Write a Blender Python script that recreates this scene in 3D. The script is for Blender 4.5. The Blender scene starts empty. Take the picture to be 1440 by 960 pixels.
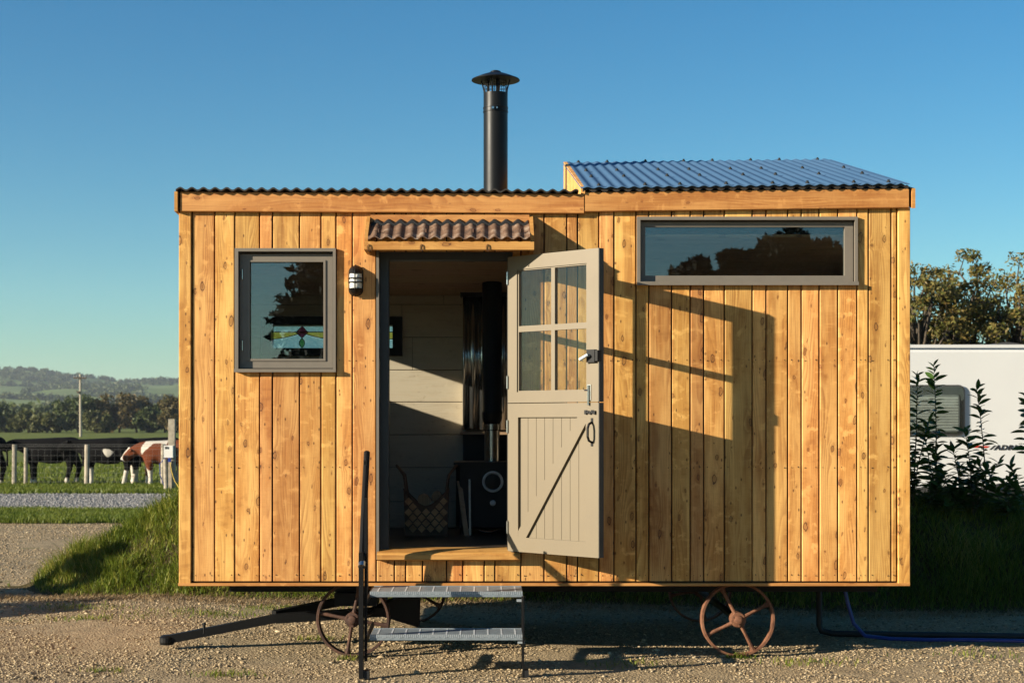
import bpy, math, random
import numpy as np
from mathutils import Vector, Matrix, Euler

R = math.radians
rnd = random.Random(7)
rng = np.random.default_rng(11)
scene = bpy.context.scene
col = scene.collection

# ------------------------------------------------------------------ camera
FPX, CY0, XV, YH, EYE = 2140.0, 9.7, 679.0, 595.0, 1.5   # focal length in photo pixels, distance to the cabin front
cam_d = bpy.data.cameras.new('camera')
cam = bpy.data.objects.new('camera', cam_d)
col.objects.link(cam)
cam.location = (0, -CY0, EYE)
cam.rotation_euler = (R(90), 0, 0)
cam_d.sensor_width = 36.0
cam_d.lens = FPX / 1440 * 36
cam_d.shift_x = (720 - XV) / 1440
cam_d.shift_y = (YH - 480) / 1440
cam_d.clip_start = 0.1
cam_d.clip_end = 9000
cam_d.dof.use_dof = True
cam_d.dof.focus_distance = 9.6
cam_d.dof.aperture_fstop = 5.6
scene.camera = cam

# ------------------------------------------------------------------ sky, sun, exposure
SUN = Vector((1.139, 0.51, -0.378)).normalized()       # the way the light travels
to_sun = -SUN
elev = math.asin(to_sun.z)
azim = math.atan2(to_sun.x, to_sun.y)
world = bpy.data.worlds.new('World')
scene.world = world
world.use_nodes = True
wn = world.node_tree
bg = wn.nodes['Background']
sky = wn.nodes.new('ShaderNodeTexSky')
sky.sky_type = 'NISHITA'
sky.sun_disc = False
sky.sun_elevation = elev
sky.sun_rotation = azim
sky.altitude = 100
sky.air_density = 1.0
sky.dust_density = 0.2
sky.ozone_density = 2.2
hsn = wn.nodes.new('ShaderNodeHueSaturation')
hsn.inputs['Saturation'].default_value = 1.38
gain = wn.nodes.new('ShaderNodeMix'); gain.data_type = 'RGBA'; gain.blend_type = 'MULTIPLY'
gain.inputs[0].default_value = 1.0
gain.inputs[7].default_value = (.75, 1.065, 1.10, 1)          # clear teal-blue autumn sky
wn.links.new(sky.outputs[0], hsn.inputs['Color'])
wn.links.new(hsn.outputs[0], gain.inputs[6])
wn.links.new(gain.outputs[2], bg.inputs[0])
bg.inputs[1].default_value = 0.05
sun_d = bpy.data.lights.new('sun', 'SUN')
sun_d.energy = 5.0
sun_d.angle = R(0.5)
sun_d.color = (1.0, 0.89, 0.72)
sun = bpy.data.objects.new('sun', sun_d)
sun.rotation_euler = SUN.to_track_quat('-Z', 'Y').to_euler()
sun.location = (-20, -10, 12)
col.objects.link(sun)
scene.view_settings.view_transform = 'Standard'
scene.view_settings.look = 'None'
scene.view_settings.exposure = 1.25
scene.view_settings.gamma = 1.0
scene.view_settings.use_curve_mapping = False
scene.cycles.max_bounces = 8
scene.cycles.transparent_max_bounces = 12
scene.cycles.caustics_reflective = False
scene.cycles.caustics_refractive = False


def wx(px, Y=0.0):
    return (px - XV) / FPX * (CY0 + Y)


def wz(py, Y=0.0):
    return EYE - (py - YH) / FPX * (CY0 + Y)


# ------------------------------------------------------------------ helpers
class MB:
    """collects faces for one mesh"""
    def __init__(self):
        self.v, self.f = [], []

    def add(self, vs, fs):
        b = len(self.v)
        self.v += [tuple(p) for p in vs]
        self.f += [tuple(i + b for i in f) for f in fs]
        return self

    def box(self, x0, x1, y0, y1, z0, z1):
        vs = [(x, y, z) for z in (z0, z1) for y in (y0, y1) for x in (x0, x1)]
        return self.add(vs, [(0, 2, 3, 1), (4, 5, 7, 6), (0, 1, 5, 4), (2, 6, 7, 3), (0, 4, 6, 2), (1, 3, 7, 5)])

    def prism(self, poly, a, b, axis='z'):
        n = len(poly)
        def p(u, v, w):
            return {'z': (u, v, w), 'x': (w, u, v), 'y': (u, w, v)}[axis]
        vs = [p(u, v, a) for u, v in poly] + [p(u, v, b) for u, v in poly]
        fs = [tuple(range(n))[::-1], tuple(range(n, 2 * n))] + [(i, (i + 1) % n, n + (i + 1) % n, n + i) for i in range(n)]
        return self.add(vs, fs)

    def board_v(self, x0, x1, z0, z1, yf, t, c=.004):      # upright board, front at yf
        c = min(c, (x1 - x0) * .3)
        return self.prism([(x0, yf + t), (x0, yf + c), (x0 + c, yf), (x1 - c, yf), (x1, yf + c), (x1, yf + t)], z0, z1, 'z')

    def board_h(self, x0, x1, z0, z1, yf, t, c=.004):
        return self.prism([(yf + t, z0), (yf + c, z0), (yf, z0 + c), (yf, z1 - c), (yf + c, z1), (yf + t, z1)], x0, x1, 'x')

    def tube(self, p0, p1, r0, r1=None, n=12, cap=True):
        r1 = r0 if r1 is None else r1
        p0, p1 = Vector(p0), Vector(p1)
        d = (p1 - p0).normalized()
        u = d.orthogonal().normalized(); w = d.cross(u)
        vs = []
        for p, r in ((p0, r0), (p1, r1)):
            for i in range(n):
                a = 2 * math.pi * i / n
                vs.append(p + (u * math.cos(a) + w * math.sin(a)) * r)
        fs = [(i, (i + 1) % n, n + (i + 1) % n, n + i) for i in range(n)]
        if cap:
            fs += [tuple(range(n))[::-1], tuple(range(n, 2 * n))]
        return self.add(vs, fs)

    def path(self, pts, r, n=8, closed=False):
        pts = [Vector(p) for p in pts]
        m = len(pts)
        rs = r if isinstance(r, (list, tuple)) else [r] * m
        vs, fs = [], []
        ref = None
        for i, p in enumerate(pts):
            if closed:
                d = pts[(i + 1) % m] - pts[i - 1]
            else:
                d = pts[min(i + 1, m - 1)] - pts[max(i - 1, 0)]
            d.normalize()
            if ref is None:
                ref = d.orthogonal().normalized()
            u = (ref - d * ref.dot(d)).normalized()
            ref = u
            w = d.cross(u)
            for k in range(n):
                a = 2 * math.pi * k / n
                vs.append(p + (u * math.cos(a) + w * math.sin(a)) * rs[i])
        for i in range(m if closed else m - 1):
            j = (i + 1) % m
            for k in range(n):
                fs.append((i * n + k, i * n + (k + 1) % n, j * n + (k + 1) % n, j * n + k))
        if not closed:
            fs += [tuple(range(n))[::-1], tuple(range((m - 1) * n, m * n))]
        return self.add(vs, fs)

    def lathe(self, prof, c, axis='z', n=24, sx=1.0):
        vs, fs = [], []
        for r, h in prof:
            for i in range(n):
                a = 2 * math.pi * i / n
                u, v = r * math.cos(a) * sx, r * math.sin(a)
                q = {'z': (u, v, h), 'y': (u, h, v), 'x': (h, u, v)}[axis]
                vs.append((c[0] + q[0], c[1] + q[1], c[2] + q[2]))
        m = len(prof)
        for j in range(m - 1):
            for i in range(n):
                fs.append((j * n + i, j * n + (i + 1) % n, (j + 1) * n + (i + 1) % n, (j + 1) * n + i))
        fs += [tuple(range(n))[::-1], tuple(range((m - 1) * n, m * n))]
        return self.add(vs, fs)

    def build(self, name, mat, parent=None, smooth=False, origin=None):
        me = bpy.data.meshes.new(name)
        o0 = Vector(origin) if origin else (root_of(parent) if parent else Vector())
        me.from_pydata([tuple(Vector(p) - o0) for p in self.v], [], self.f)
        return link(name, me, mat, parent, smooth, o0 if parent is None else None)


def root_of(o):
    v = Vector()
    while o is not None:
        v += o.location
        o = o.parent
    return v


def link(name, me, mat, parent=None, smooth=False, loc=None):
    me.validate()
    import bmesh
    bm = bmesh.new(); bm.from_mesh(me)
    if len(bm.faces) < 60000:
        bmesh.ops.recalc_face_normals(bm, faces=bm.faces)
        bm.to_mesh(me)
    bm.free()
    o = bpy.data.objects.new(name, me)
    col.objects.link(o)
    if mat is not None:
        for m in (mat if isinstance(mat, (list, tuple)) else [mat]):
            me.materials.append(m)
    if smooth:
        me.polygons.foreach_set('use_smooth', [True] * len(me.polygons))
        if smooth != 'all' and hasattr(me, 'set_sharp_from_angle'):
            me.set_sharp_from_angle(angle=R(40))
    if parent is not None:
        o.parent = parent
    elif loc is not None:
        o.location = loc
    return o


def arr_mesh(name, verts, faces, mat, parent=None, smooth=False, origin=(0, 0, 0)):
    """fast mesh from numpy; faces = list of (n,k) index arrays"""
    verts = np.asarray(verts, dtype=np.float32) - np.asarray(origin, dtype=np.float32)
    me = bpy.data.meshes.new(name)
    me.vertices.add(len(verts))
    me.vertices.foreach_set('co', verts.ravel())
    loops = np.concatenate([f.ravel() for f in faces]).astype(np.int32)
    tot = np.concatenate([np.full(len(f), f.shape[1]) for f in faces]).astype(np.int32)
    me.loops.add(len(loops))
    me.loops.foreach_set('vertex_index', loops)
    me.polygons.add(len(tot))
    st = np.concatenate([[0], np.cumsum(tot)[:-1]]).astype(np.int32)
    me.polygons.foreach_set('loop_start', st)
    me.polygons.foreach_set('loop_total', tot)
    if smooth:
        me.polygons.foreach_set('use_smooth', np.ones(len(tot), dtype=bool))
    me.update(calc_edges=True)
    o = bpy.data.objects.new(name, me)
    col.objects.link(o)
    me.materials.append(mat)
    if parent is not None:
        o.parent = parent
    else:
        o.location = origin
    return o


def tag(o, label=None, cat=None, group=None, kind=None):
    if label: o['label'] = label
    if cat: o['category'] = cat
    if group: o['group'] = group
    if kind: o['kind'] = kind
    return o


def thing(name, loc, label, cat, group=None):
    o = bpy.data.objects.new(name, None)
    o.empty_display_size = .2
    col.objects.link(o)
    o.location = loc
    return tag(o, label, cat, group)


def cut(rect, holes):
    """rect (x0,x1,z0,z1) minus holes -> rects"""
    out = [rect]
    for h in holes:
        nxt = []
        for (a, b, c, d) in out:
            x0, x1, z0, z1 = max(a, h[0]), min(b, h[1]), max(c, h[2]), min(d, h[3])
            if x1 - x0 < 1e-4 or z1 - z0 < 1e-4:
                nxt.append((a, b, c, d)); continue
            if c < z0 - .004: nxt.append((a, b, c, z0))
            if d > z1 + .004: nxt.append((a, b, z1, d))
            if a < x0 - .004: nxt.append((a, x0, z0, z1))
            if b > x1 + .004: nxt.append((x1, b, z0, z1))
        out = nxt
    return out


# ------------------------------------------------------------------ materials
class NT:
    def __init__(self, name):
        self.m = bpy.data.materials.new(name)
        self.m.use_nodes = True
        self.t = self.m.node_tree
        self.b = self.t.nodes['Principled BSDF']
        self.out = self.t.nodes['Material Output']

    def n(self, kind, *ins, **props):
        nd = self.t.nodes.new('ShaderNode' + kind)
        for k, v in props.items():
            setattr(nd, k, v)
        for i, v in enumerate(ins):
            if v is None: continue
            self.put(nd.inputs[i], v)
        return nd

    def put(self, sock, v):
        if isinstance(v, bpy.types.NodeSocket):
            self.t.links.new(v, sock)
        elif isinstance(v, bpy.types.Node):
            self.t.links.new(v.outputs[0], sock)
        else:
            if isinstance(v, (tuple, list)) and len(v) == 3 and sock.type == 'RGBA':
                v = (*v, 1)
            sock.default_value = v

    def math(self, op, a, b=None, c=None):
        return self.n('Math', a, b, c, operation=op).outputs[0]

    def noise(self, vec, scale, detail=4, rough=.55, out=0):
        nd = self.n('TexNoise')
        self.put(nd.inputs['Vector'], vec)
        nd.inputs['Scale'].default_value = scale
        nd.inputs['Detail'].default_value = detail
        nd.inputs['Roughness'].default_value = rough
        return nd.outputs[out]

    def scale(self, vec, s):
        return self.n('VectorMath', vec, tuple(s), operation='MULTIPLY').outputs[0]

    def ramp(self, fac, stops):
        nd = self.n('ValToRGB', fac)
        e = nd.color_ramp.elements
        while len(e) < len(stops): e.new(.5)
        for el, (p, c) in zip(e, stops):
            el.position = p
            el.color = (*c, 1) if len(c) == 3 else c
        return nd.outputs[0]

    def mix(self, fac, a, b, blend='MIX'):
        nd = self.n('Mix', data_type='RGBA', blend_type=blend)
        self.put(nd.inputs[0], fac); self.put(nd.inputs[6], a); self.put(nd.inputs[7], b)
        return nd.outputs[2]

    def smooth(self, v, a, b, lo=0., hi=1.):
        nd = self.n('MapRange', v, a, b, lo, hi, interpolation_type='SMOOTHSTEP')
        return nd.outputs[0]

    def bump(self, h, strength=.3, dist=.01):
        nd = self.n('Bump')
        nd.inputs['Strength'].default_value = strength
        nd.inputs['Distance'].default_value = dist
        self.put(nd.inputs['Height'], h)
        self.put(self.b.inputs['Normal'], nd.outputs[0])

    def set(self, color=None, rough=None, metal=None, spec=None, **kw):
        if color is not None: self.put(self.b.inputs['Base Color'], color)
        if rough is not None: self.put(self.b.inputs['Roughness'], rough)
        if metal is not None: self.put(self.b.inputs['Metallic'], metal)
        if spec is not None: self.put(self.b.inputs['Specular IOR Level'], spec)
        for k, v in kw.items(): self.put(self.b.inputs[k], v)
        return self.m

    def obj(self):
        return self.n('TexCoord').outputs['Object']

    def rand(self):
        return self.n('ObjectInfo').outputs['Random']

    def island(self):
        return self.n('NewGeometry').outputs['Random Per Island']


def wood(name, axis, pale, mid, dark, knot, contrast=1.0, knots=1.0, rough=.62, vary=.22, wash=None):
    m = NT(name)
    rd = m.rand()
    off = m.n('CombineXYZ', m.math('MULTIPLY', rd, 91.7), m.math('MULTIPLY', rd, 37.3), m.math('MULTIPLY', rd, 53.1))
    p = m.n('VectorMath', m.obj(), off.outputs[0], operation='ADD').outputs[0]
    s = m.n('SeparateXYZ', p)
    X, Y, Z = s.outputs
    along, cross = (Z, m.math('ADD', X, m.math('MULTIPLY', Y, 1.3))) if axis == 'z' else ((X, m.math('ADD', Z, m.math('MULTIPLY', Y, 1.3))) if axis == 'x' else (Y, m.math('ADD', X, Z)))
    # knots: sparse points, long along the board
    kn = m.math('MULTIPLY', m.math('SUBTRACT', m.noise(p, 22, 3, .6), .5), .22)
    kv = m.n('CombineXYZ', m.math('ADD', m.math('MULTIPLY', cross, 11.0), kn), m.math('ADD', m.math('MULTIPLY', along, 5.2), m.math('MULTIPLY', kn, 1.3)), 0.0).outputs[0]
    vo = m.n('TexVoronoi', kv, voronoi_dimensions='2D', feature='F1')
    vo.inputs['Scale'].default_value = 1.0
    d = vo.outputs['Distance']
    cs = m.n('SeparateColor', vo.outputs['Color']).outputs
    keep = m.math('GREATER_THAN', cs[0], 1 - .62 * knots)
    size = m.math('ADD', m.math('MULTIPLY', m.math('POWER', cs[1], 2.0), .85), .22)
    dn = m.math('DIVIDE', d, size)
    kin = m.math('MULTIPLY', m.math('MULTIPLY', m.smooth(dn, .12, .05), keep), m.math('ADD', m.math('MULTIPLY', cs[2], .7), .3))
    kring = m.math('MULTIPLY', m.smooth(m.math('ADD', dn, m.math('MULTIPLY', kn, 1.2)), .40, .08), keep)
    infl = m.math('MULTIPLY', m.math('POWER', 2.718, m.math('MULTIPLY', dn, -5.5)), keep)
    # cathedral grain
    gv = m.n('CombineXYZ', m.math('MULTIPLY', cross, 5.0), m.math('MULTIPLY', along, .55), m.math('MULTIPLY', rd, 20)).outputs[0]
    low = m.noise(gv, 1.0, 2, .5)
    ringc = m.math('ADD', m.math('ADD', m.math('MULTIPLY', cross, 26.0), m.math('MULTIPLY', low, 13.0)), m.math('MULTIPLY', infl, 2.6))
    saw = m.math('FRACT', m.math('MULTIPLY', ringc, 1.6))
    late = m.math('MULTIPLY', m.math('MULTIPLY', m.smooth(saw, .1, .85), m.smooth(saw, 1.0, .86)), m.smooth(m.noise(gv, 2.3, 3, .6), .35, .65))
    fv = m.n('CombineXYZ', m.math('MULTIPLY', cross, 260.0), m.math('MULTIPLY', along, 5.0), 0.0).outputs[0]
    fib = m.noise(fv, 1.0, 3, .6)
    pv = m.n('CombineXYZ', m.math('MULTIPLY', cross, 6.0), m.math('MULTIPLY', along, 1.4), m.math('MULTIPLY', rd, 9)).outputs[0]
    patch = m.noise(pv, 1.0, 4, .6)
    c = m.mix(m.smooth(patch, .34, .64), pale, mid)
    c = m.mix(m.math('MULTIPLY', late, .55 * contrast), c, dark)
    c = m.mix(m.math('MULTIPLY', m.smooth(fib, .42, .75), .28 * contrast), c, dark)
    # rough-sawn cross marks
    sv = m.n('CombineXYZ', m.math('MULTIPLY', cross, 14.0), m.math('MULTIPLY', along, 190.0), 0.0).outputs[0]
    sawm = m.noise(sv, 1.0, 2, .5)
    c = m.mix(m.math('MULTIPLY', m.smooth(sawm, .45, .7), .10), c, dark)
    c = m.mix(m.math('MULTIPLY', kring, .5), c, dark)
    # long soft light and dark streaks, pin knots
    stv = m.n('CombineXYZ', m.math('MULTIPLY', cross, 34.0), m.math('MULTIPLY', along, 1.1), m.math('MULTIPLY', rd, 5)).outputs[0]
    streak = m.noise(stv, 1.0, 3, .55)
    c = m.mix(m.smooth(streak, .52, .75, 0, .45), c, dark)
    c = m.mix(m.smooth(streak, .45, .25, 0, .5), c, tuple(min(1, x * 1.18) for x in pale))
    fg = m.noise(m.n('CombineXYZ', m.math('ADD', m.math('MULTIPLY', cross, 11.0), m.math('MULTIPLY', low, 3.0)), m.math('MULTIPLY', along, 15.0), m.math('MULTIPLY', rd, 31)).outputs[0], 1.0, 3, .6)
    fgm = m.smooth(patch, .40, .62)
    c = m.mix(m.math('MULTIPLY', m.smooth(fg, .54, .70, 0, .42), fgm), c, dark)
    c = m.mix(m.math('MULTIPLY', m.smooth(fg, .46, .32, 0, .55), fgm), c, tuple(min(1, x * 1.22) for x in pale))
    pk = m.n('TexVoronoi', m.n('CombineXYZ', m.math('MULTIPLY', cross, 30.0), m.math('MULTIPLY', along, 14.0), 3.0).outputs[0], voronoi_dimensions='2D', feature='F1')
    pk.inputs['Scale'].default_value = 1.0
    pks = m.math('GREATER_THAN', m.n('SeparateColor', pk.outputs['Color']).outputs[0], .93)
    c = m.mix(m.math('MULTIPLY', m.smooth(pk.outputs['Distance'], .20, .06), m.math('MULTIPLY', pks, .8 * min(1, knots))), c, knot)
    c = m.mix(m.math('MULTIPLY', kin, .6), c, tuple(x * .55 for x in dark))
    c = m.mix(m.math('MULTIPLY', m.math('MULTIPLY', m.math('MULTIPLY', m.smooth(dn, .17, .13), m.smooth(dn, .09, .125)), keep), .9), c, knot)
    val = m.math('ADD', m.math('MULTIPLY', m.math('FRACT', m.math('MULTIPLY', rd, 7.31)), vary), 1 - vary * .6)
    hue = m.math('ADD', m.math('MULTIPLY', m.math('FRACT', m.math('MULTIPLY', rd, 13.7)), .016), .489)
    hs = m.n('HueSaturation', hue, 1.0, val, 1.0, c)
    if wash:
        w = m.noise(pv, 3.0, 5, .7)
        c2 = m.mix(m.smooth(w, .35, .62, .45, .95), hs.outputs[0], wash)
        m.put(m.b.inputs['Base Color'], c2)
    else:
        m.put(m.b.inputs['Base Color'], hs.outputs[0])
    h = m.math('ADD', m.math('MULTIPLY', fib, .6), m.math('MULTIPLY', m.math('ADD', late, m.math('MULTIPLY', sawm, .7)), -.5))
    m.bump(h, .32, .0016)
    m.set(rough=rough, spec=.28)
    return m.m


def plain(name, c, rough=.6, metal=0., spec=.4, var=.12, nscale=12, bump=.0, bscale=80, c2=None):
    m = NT(name)
    o = m.obj()
    n = m.noise(o, nscale, 5, .6)
    cc = c2 if c2 else tuple(x * (1 - var * 2.2) for x in c)
    m.set(m.mix(m.smooth(n, .35, .75), c, cc), m.math('ADD', m.math('MULTIPLY', n, .22), rough - .1), metal, spec)
    if bump:
        m.bump(m.noise(o, bscale, 3), bump, .002)
    return m.m


def leafy(name, cols, rough=.5, trans=.25, nscale=.6):
    m = NT(name)
    o = m.obj()
    r = m.island()
    v = m.math('ADD', m.math('MULTIPLY', r, .65), m.math('MULTIPLY', m.smooth(m.noise(o, nscale, 3), .3, .7), .35))
    k = len(cols)
    c = m.ramp(v, [(i / (k - 1), cc) for i, cc in enumerate(cols)])
    m.set(c, rough, 0, .25)
    tr = m.n('BsdfTranslucent', c)
    mx = m.n('MixShader', trans, m.b.outputs[0], tr.outputs[0])
    m.t.links.new(mx.outputs[0], m.out.inputs[0])
    return m.m


def thin_glass(name, ior=2.0, tint=(.86, .9, .9), rough=0.0):
    m = NT(name)
    gm = m.n('NewGeometry')
    ct = m.math('ABSOLUTE', m.n('VectorMath', gm.outputs['Normal'], gm.outputs['Incoming'], operation='DOT_PRODUCT').outputs['Value'])
    f0 = ((ior - 1) / (ior + 1)) ** 2
    f = m.n('Math', m.math('MULTIPLY', m.math('POWER', m.math('SUBTRACT', 1.0, ct), 5.0), 1 - f0), f0, operation='ADD')
    t = m.n('BsdfTransparent', (*tint, 1))
    g = m.n('BsdfGlossy', (1, 1, 1, 1))
    g.inputs['Roughness'].default_value = rough
    wob = m.n('Bump')
    wob.inputs['Strength'].default_value = .003
    wob.inputs['Distance'].default_value = .02
    m.put(wob.inputs['Height'], m.noise(m.obj(), 2.2, 1))
    m.t.links.new(wob.outputs[0], g.inputs['Normal'])
    mx = m.n('MixShader', f.outputs[0], t.outputs[0], g.outputs[0])
    m.t.links.new(mx.outputs[0], m.out.inputs[0])
    return m.m


def stained(name, c):
    m = NT(name)
    o = m.obj()
    n = m.noise(o, 60, 4, .6)
    cc = m.mix(m.smooth(n, .35, .7), c, tuple(min(1, x * 1.25 + .05) for x in c))
    t = m.n('BsdfTransparent', cc)
    tl = m.n('BsdfTranslucent', cc)
    mx = m.n('MixShader', .35, t.outputs[0], tl.outputs[0])
    m.t.links.new(mx.outputs[0], m.out.inputs[0])
    return m.m


def gravel_mat(name, c1, c2, c3, green=None, scale=1.0):
    m = NT(name)
    o = m.obj()
    v1 = m.n('TexVoronoi', o, feature='F1'); v1.inputs['Scale'].default_value = 55 * scale
    v2 = m.n('TexVoronoi', o, feature='F1'); v2.inputs['Scale'].default_value = 140 * scale
    big = m.noise(o, .8, 5, .6)
    med = m.noise(o, 5, 4, .6)
    st = m.n('SeparateColor', v1.outputs['Color']).outputs[0]
    st2 = m.n('SeparateColor', v2.outputs['Color']).outputs[1]
    c = m.mix(m.smooth(st, .1, .9), c1, c2)
    c = m.mix(m.math('MULTIPLY', st2, .5), c, c3)
    c = m.mix(m.smooth(med, .4, .7, 0, .45), c, tuple(x * .72 for x in c1))
    c = m.mix(m.smooth(big, .4, .7, 0, .5), c, tuple(x * .8 for x in c2))
    if green:
        c = m.mix(m.smooth(m.noise(o, 2.3, 6, .65), .60, .72, 0, .75), c, green)
    m.set(c, .92, 0, .15)
    h = m.math('ADD', m.math('MULTIPLY', v1.outputs['Distance'], -1.0), m.math('MULTIPLY', v2.outputs['Distance'], -.5))
    m.bump(m.math('ADD', h, m.math('MULTIPLY', med, 1.5)), .9, .012)
    return m.m


def ground_green(name, cols, s=1.0):
    m = NT(name)
    o = m.obj()
    n1, n2, n3 = m.noise(o, .35 * s, 5, .6), m.noise(o, 3 * s, 5, .65), m.noise(o, 40 * s, 3, .6)
    v = m.math('ADD', m.math('ADD', m.math('MULTIPLY', n1, .4), m.math('MULTIPLY', n2, .35)), m.math('MULTIPLY', n3, .25))
    m.set(m.ramp(v, [(.33 + .34 * i / (len(cols) - 1), c) for i, c in enumerate(cols)]), .95, 0, .1)
    m.bump(m.math('ADD', n3, n2), .8, .06)
    return m.m


M = {}
M['clad'] = wood('larch_cladding', 'z', (.71, .405, .122), (.51, .238, .055), (.265, .098, .020), (.065, .024, .009), contrast=1.0, vary=.32)
M['fascia'] = wood('larch_fascia', 'x', (.53, .28, .080), (.40, .18, .042), (.25, .09, .02), (.10, .035, .012), knots=.5, vary=.1)
M['log'] = wood('split_log', 'z', (.45, .28, .14), (.34, .2, .1), (.16, .09, .045), (.08, .04, .02))
M['white_board'] = wood('limewashed_board', 'x', (.5, .42, .3), (.42, .35, .25), (.26, .2, .13), (.10, .06, .035), wash=(.46, .40, .30), knots=.8, vary=.12)
M['ceiling'] = wood('pine_ceiling', 'x', (.42, .29, .17), (.36, .24, .13), (.24, .15, .08), (.1, .05, .03), knots=.5, vary=.1)
M['floor'] = wood('dark_floor', 'x', (.07, .05, .035), (.055, .04, .028), (.03, .02, .015), (.015, .01, .01), rough=.4)
M['membrane'] = plain('black_membrane', (.012, .011, .010), .9)
M['taupe'] = plain('taupe_paint', (.165, .142, .112), .5, var=.05, bump=.06)
M['door'] = plain('stone_paint', (.153, .120, .072), .45, var=.04, nscale=4, bump=.05)
M['dooredge'] = plain('grey_paint_edge_shade', (.03, .03, .028), .5, var=.05)  # door frame paint; on the leaf edges it stands in for shade
M['black'] = plain('black_metal', (.005, .005, .005), .5, 0., .22, bump=.05)
M['flue'] = plain('black_enamel_flue', (.006, .006, .006), .42, 0.0, .22, nscale=5)
M['steel'] = plain('stainless_steel', (.55, .53, .5), .22, 1.0, .5, nscale=30)
M['blue'] = plain('blue_coated_sheet', (.056, .122, .215), .62, 0., .25, var=.10, nscale=3, c2=(.064, .132, .228))
M['darksheet'] = plain('dark_roof_sheet', (.030, .026, .022), .6, 0, .3, var=.2)
M['galv'] = plain('galvanised_steel', (.36, .40, .42), .45, .35, .5, nscale=40, c2=(.30, .33, .35))
M['rubber'] = plain('black_rubber', (.012, .012, .012), .6)
M['hose'] = plain('blue_hose', (.010, .030, .20), .35, spec=.5)
M['glass'] = thin_glass('window_glass', 1.95)
M['dglass'] = thin_glass('door_glass', 1.45, (.93, .94, .93))
M['sg_blue'] = stained('pale_blue_glass', (.72, .86, .90))
M['sg_yellow'] = stained('yellow_glass', (.85, .68, .28))
M['sg_purple'] = stained('purple_glass', (.45, .16, .24))
M['sg_green'] = stained('green_glass', (.45, .68, .35))
M['lampglass'] = plain('frosted_glass', (.75, .74, .68), .3, var=.08, nscale=120)
M['stone'] = None


def rusty(name, a, b, c, scale=9, rough=.8, metal=.0):
    m = NT(name)
    o = m.obj()
    n = m.noise(o, scale, 6, .68)
    n2 = m.noise(o, scale * 7, 4, .6)
    v = m.math('ADD', m.math('MULTIPLY', n, .7), m.math('MULTIPLY', n2, .3))
    m.set(m.ramp(v, [(.34, a), (.5, b), (.66, c)]), rough, metal, .3)
    m.bump(v, .35, .003)
    return m.m


M['rustsheet'] = rusty('rusty_sheet', (.045, .034, .028), (.16, .092, .056), (.34, .27, .205), 14, .7, .2)
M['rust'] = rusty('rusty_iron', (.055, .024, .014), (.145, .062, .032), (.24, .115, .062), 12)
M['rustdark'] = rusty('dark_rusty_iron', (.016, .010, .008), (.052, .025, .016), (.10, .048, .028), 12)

M['gravel'] = gravel_mat('yard_gravel', (.205, .150, .083), (.33, .248, .142), (.47, .37, .235), (.12, .13, .04))
M['track'] = gravel_mat('grey_chippings', (.19, .18, .165), (.25, .24, .22), (.32, .305, .28), None, .5)
M['soil'] = ground_green('bank_soil', [(.05, .04, .018), (.09, .07, .03), (.13, .10, .05)], 2)
M['field'] = ground_green('pasture', [(.085, .105, .02), (.125, .145, .03), (.175, .175, .05)], .6)
M['grass'] = leafy('grass_blades', [(.042, .074, .007), (.10, .142, .014), (.185, .215, .025), (.40, .33, .085)], .5, .35, 1.5)
M['verge'] = leafy('verge_blades', [(.07, .105, .010), (.12, .155, .018), (.20, .205, .036)], .5, .35, .8)
M['dry'] = leafy('dry_litter', [(.16, .10, .045), (.25, .17, .08), (.34, .25, .13)], .8, .15, 3)

# ------------------------------------------------------------------ the setting: ground
HX, HZ0 = 1.0, .48

def vnoise(x, y, seed=0):
    g = np.random.default_rng(seed).random((64, 64))
    xi, yi = np.floor(x).astype(int), np.floor(y).astype(int)
    fx, fy = x - xi, y - yi
    fx, fy = fx * fx * (3 - 2 * fx), fy * fy * (3 - 2 * fy)
    a, b = g[xi % 64, yi % 64], g[(xi + 1) % 64, yi % 64]
    c, d = g[xi % 64, (yi + 1) % 64], g[(xi + 1) % 64, (yi + 1) % 64]
    return (a * (1 - fx) + b * fx) * (1 - fy) + (c * (1 - fx) + d * fx) * fy


def gz(x, y):
    x, y = np.asarray(x, float), np.asarray(y, float)
    near = np.clip((14 - np.hypot(x, y - 2)) / 6, 0, 1)
    return ((vnoise(x * 1.1, y * 1.1, 1) - .5) * .035 + (vnoise(x * 4, y * 4, 2) - .5) * .012) * near


def grid_obj(name, xs, ys, zf, mat):
    gx, gy = np.meshgrid(xs, ys, indexing='ij')
    v = np.stack([gx, gy, zf(gx, gy)], -1).reshape(-1, 3)
    nx, ny = len(xs), len(ys)
    i = (np.arange(nx - 1)[:, None] * ny + np.arange(ny - 1)[None]).ravel()
    f = np.stack([i, i + ny, i + ny + 1, i + 1], 1)
    return arr_mesh(name, v, [f], mat, smooth=True)


def axis(lo, hi, step, far):
    a = np.arange(lo, hi + 1e-6, step)
    l = [lo - (abs(far) * (k / 12) ** 3 + .001) for k in range(12, 0, -1)]
    r = [hi + (abs(far) * (k / 12) ** 3 + .001) for k in range(1, 13)]
    return np.concatenate([l, a, r])


tag(grid_obj('ground', axis(-7, 8, .12, 4000), axis(-4, 8, .12, 4000), gz, M['gravel']), kind='structure')

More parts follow.
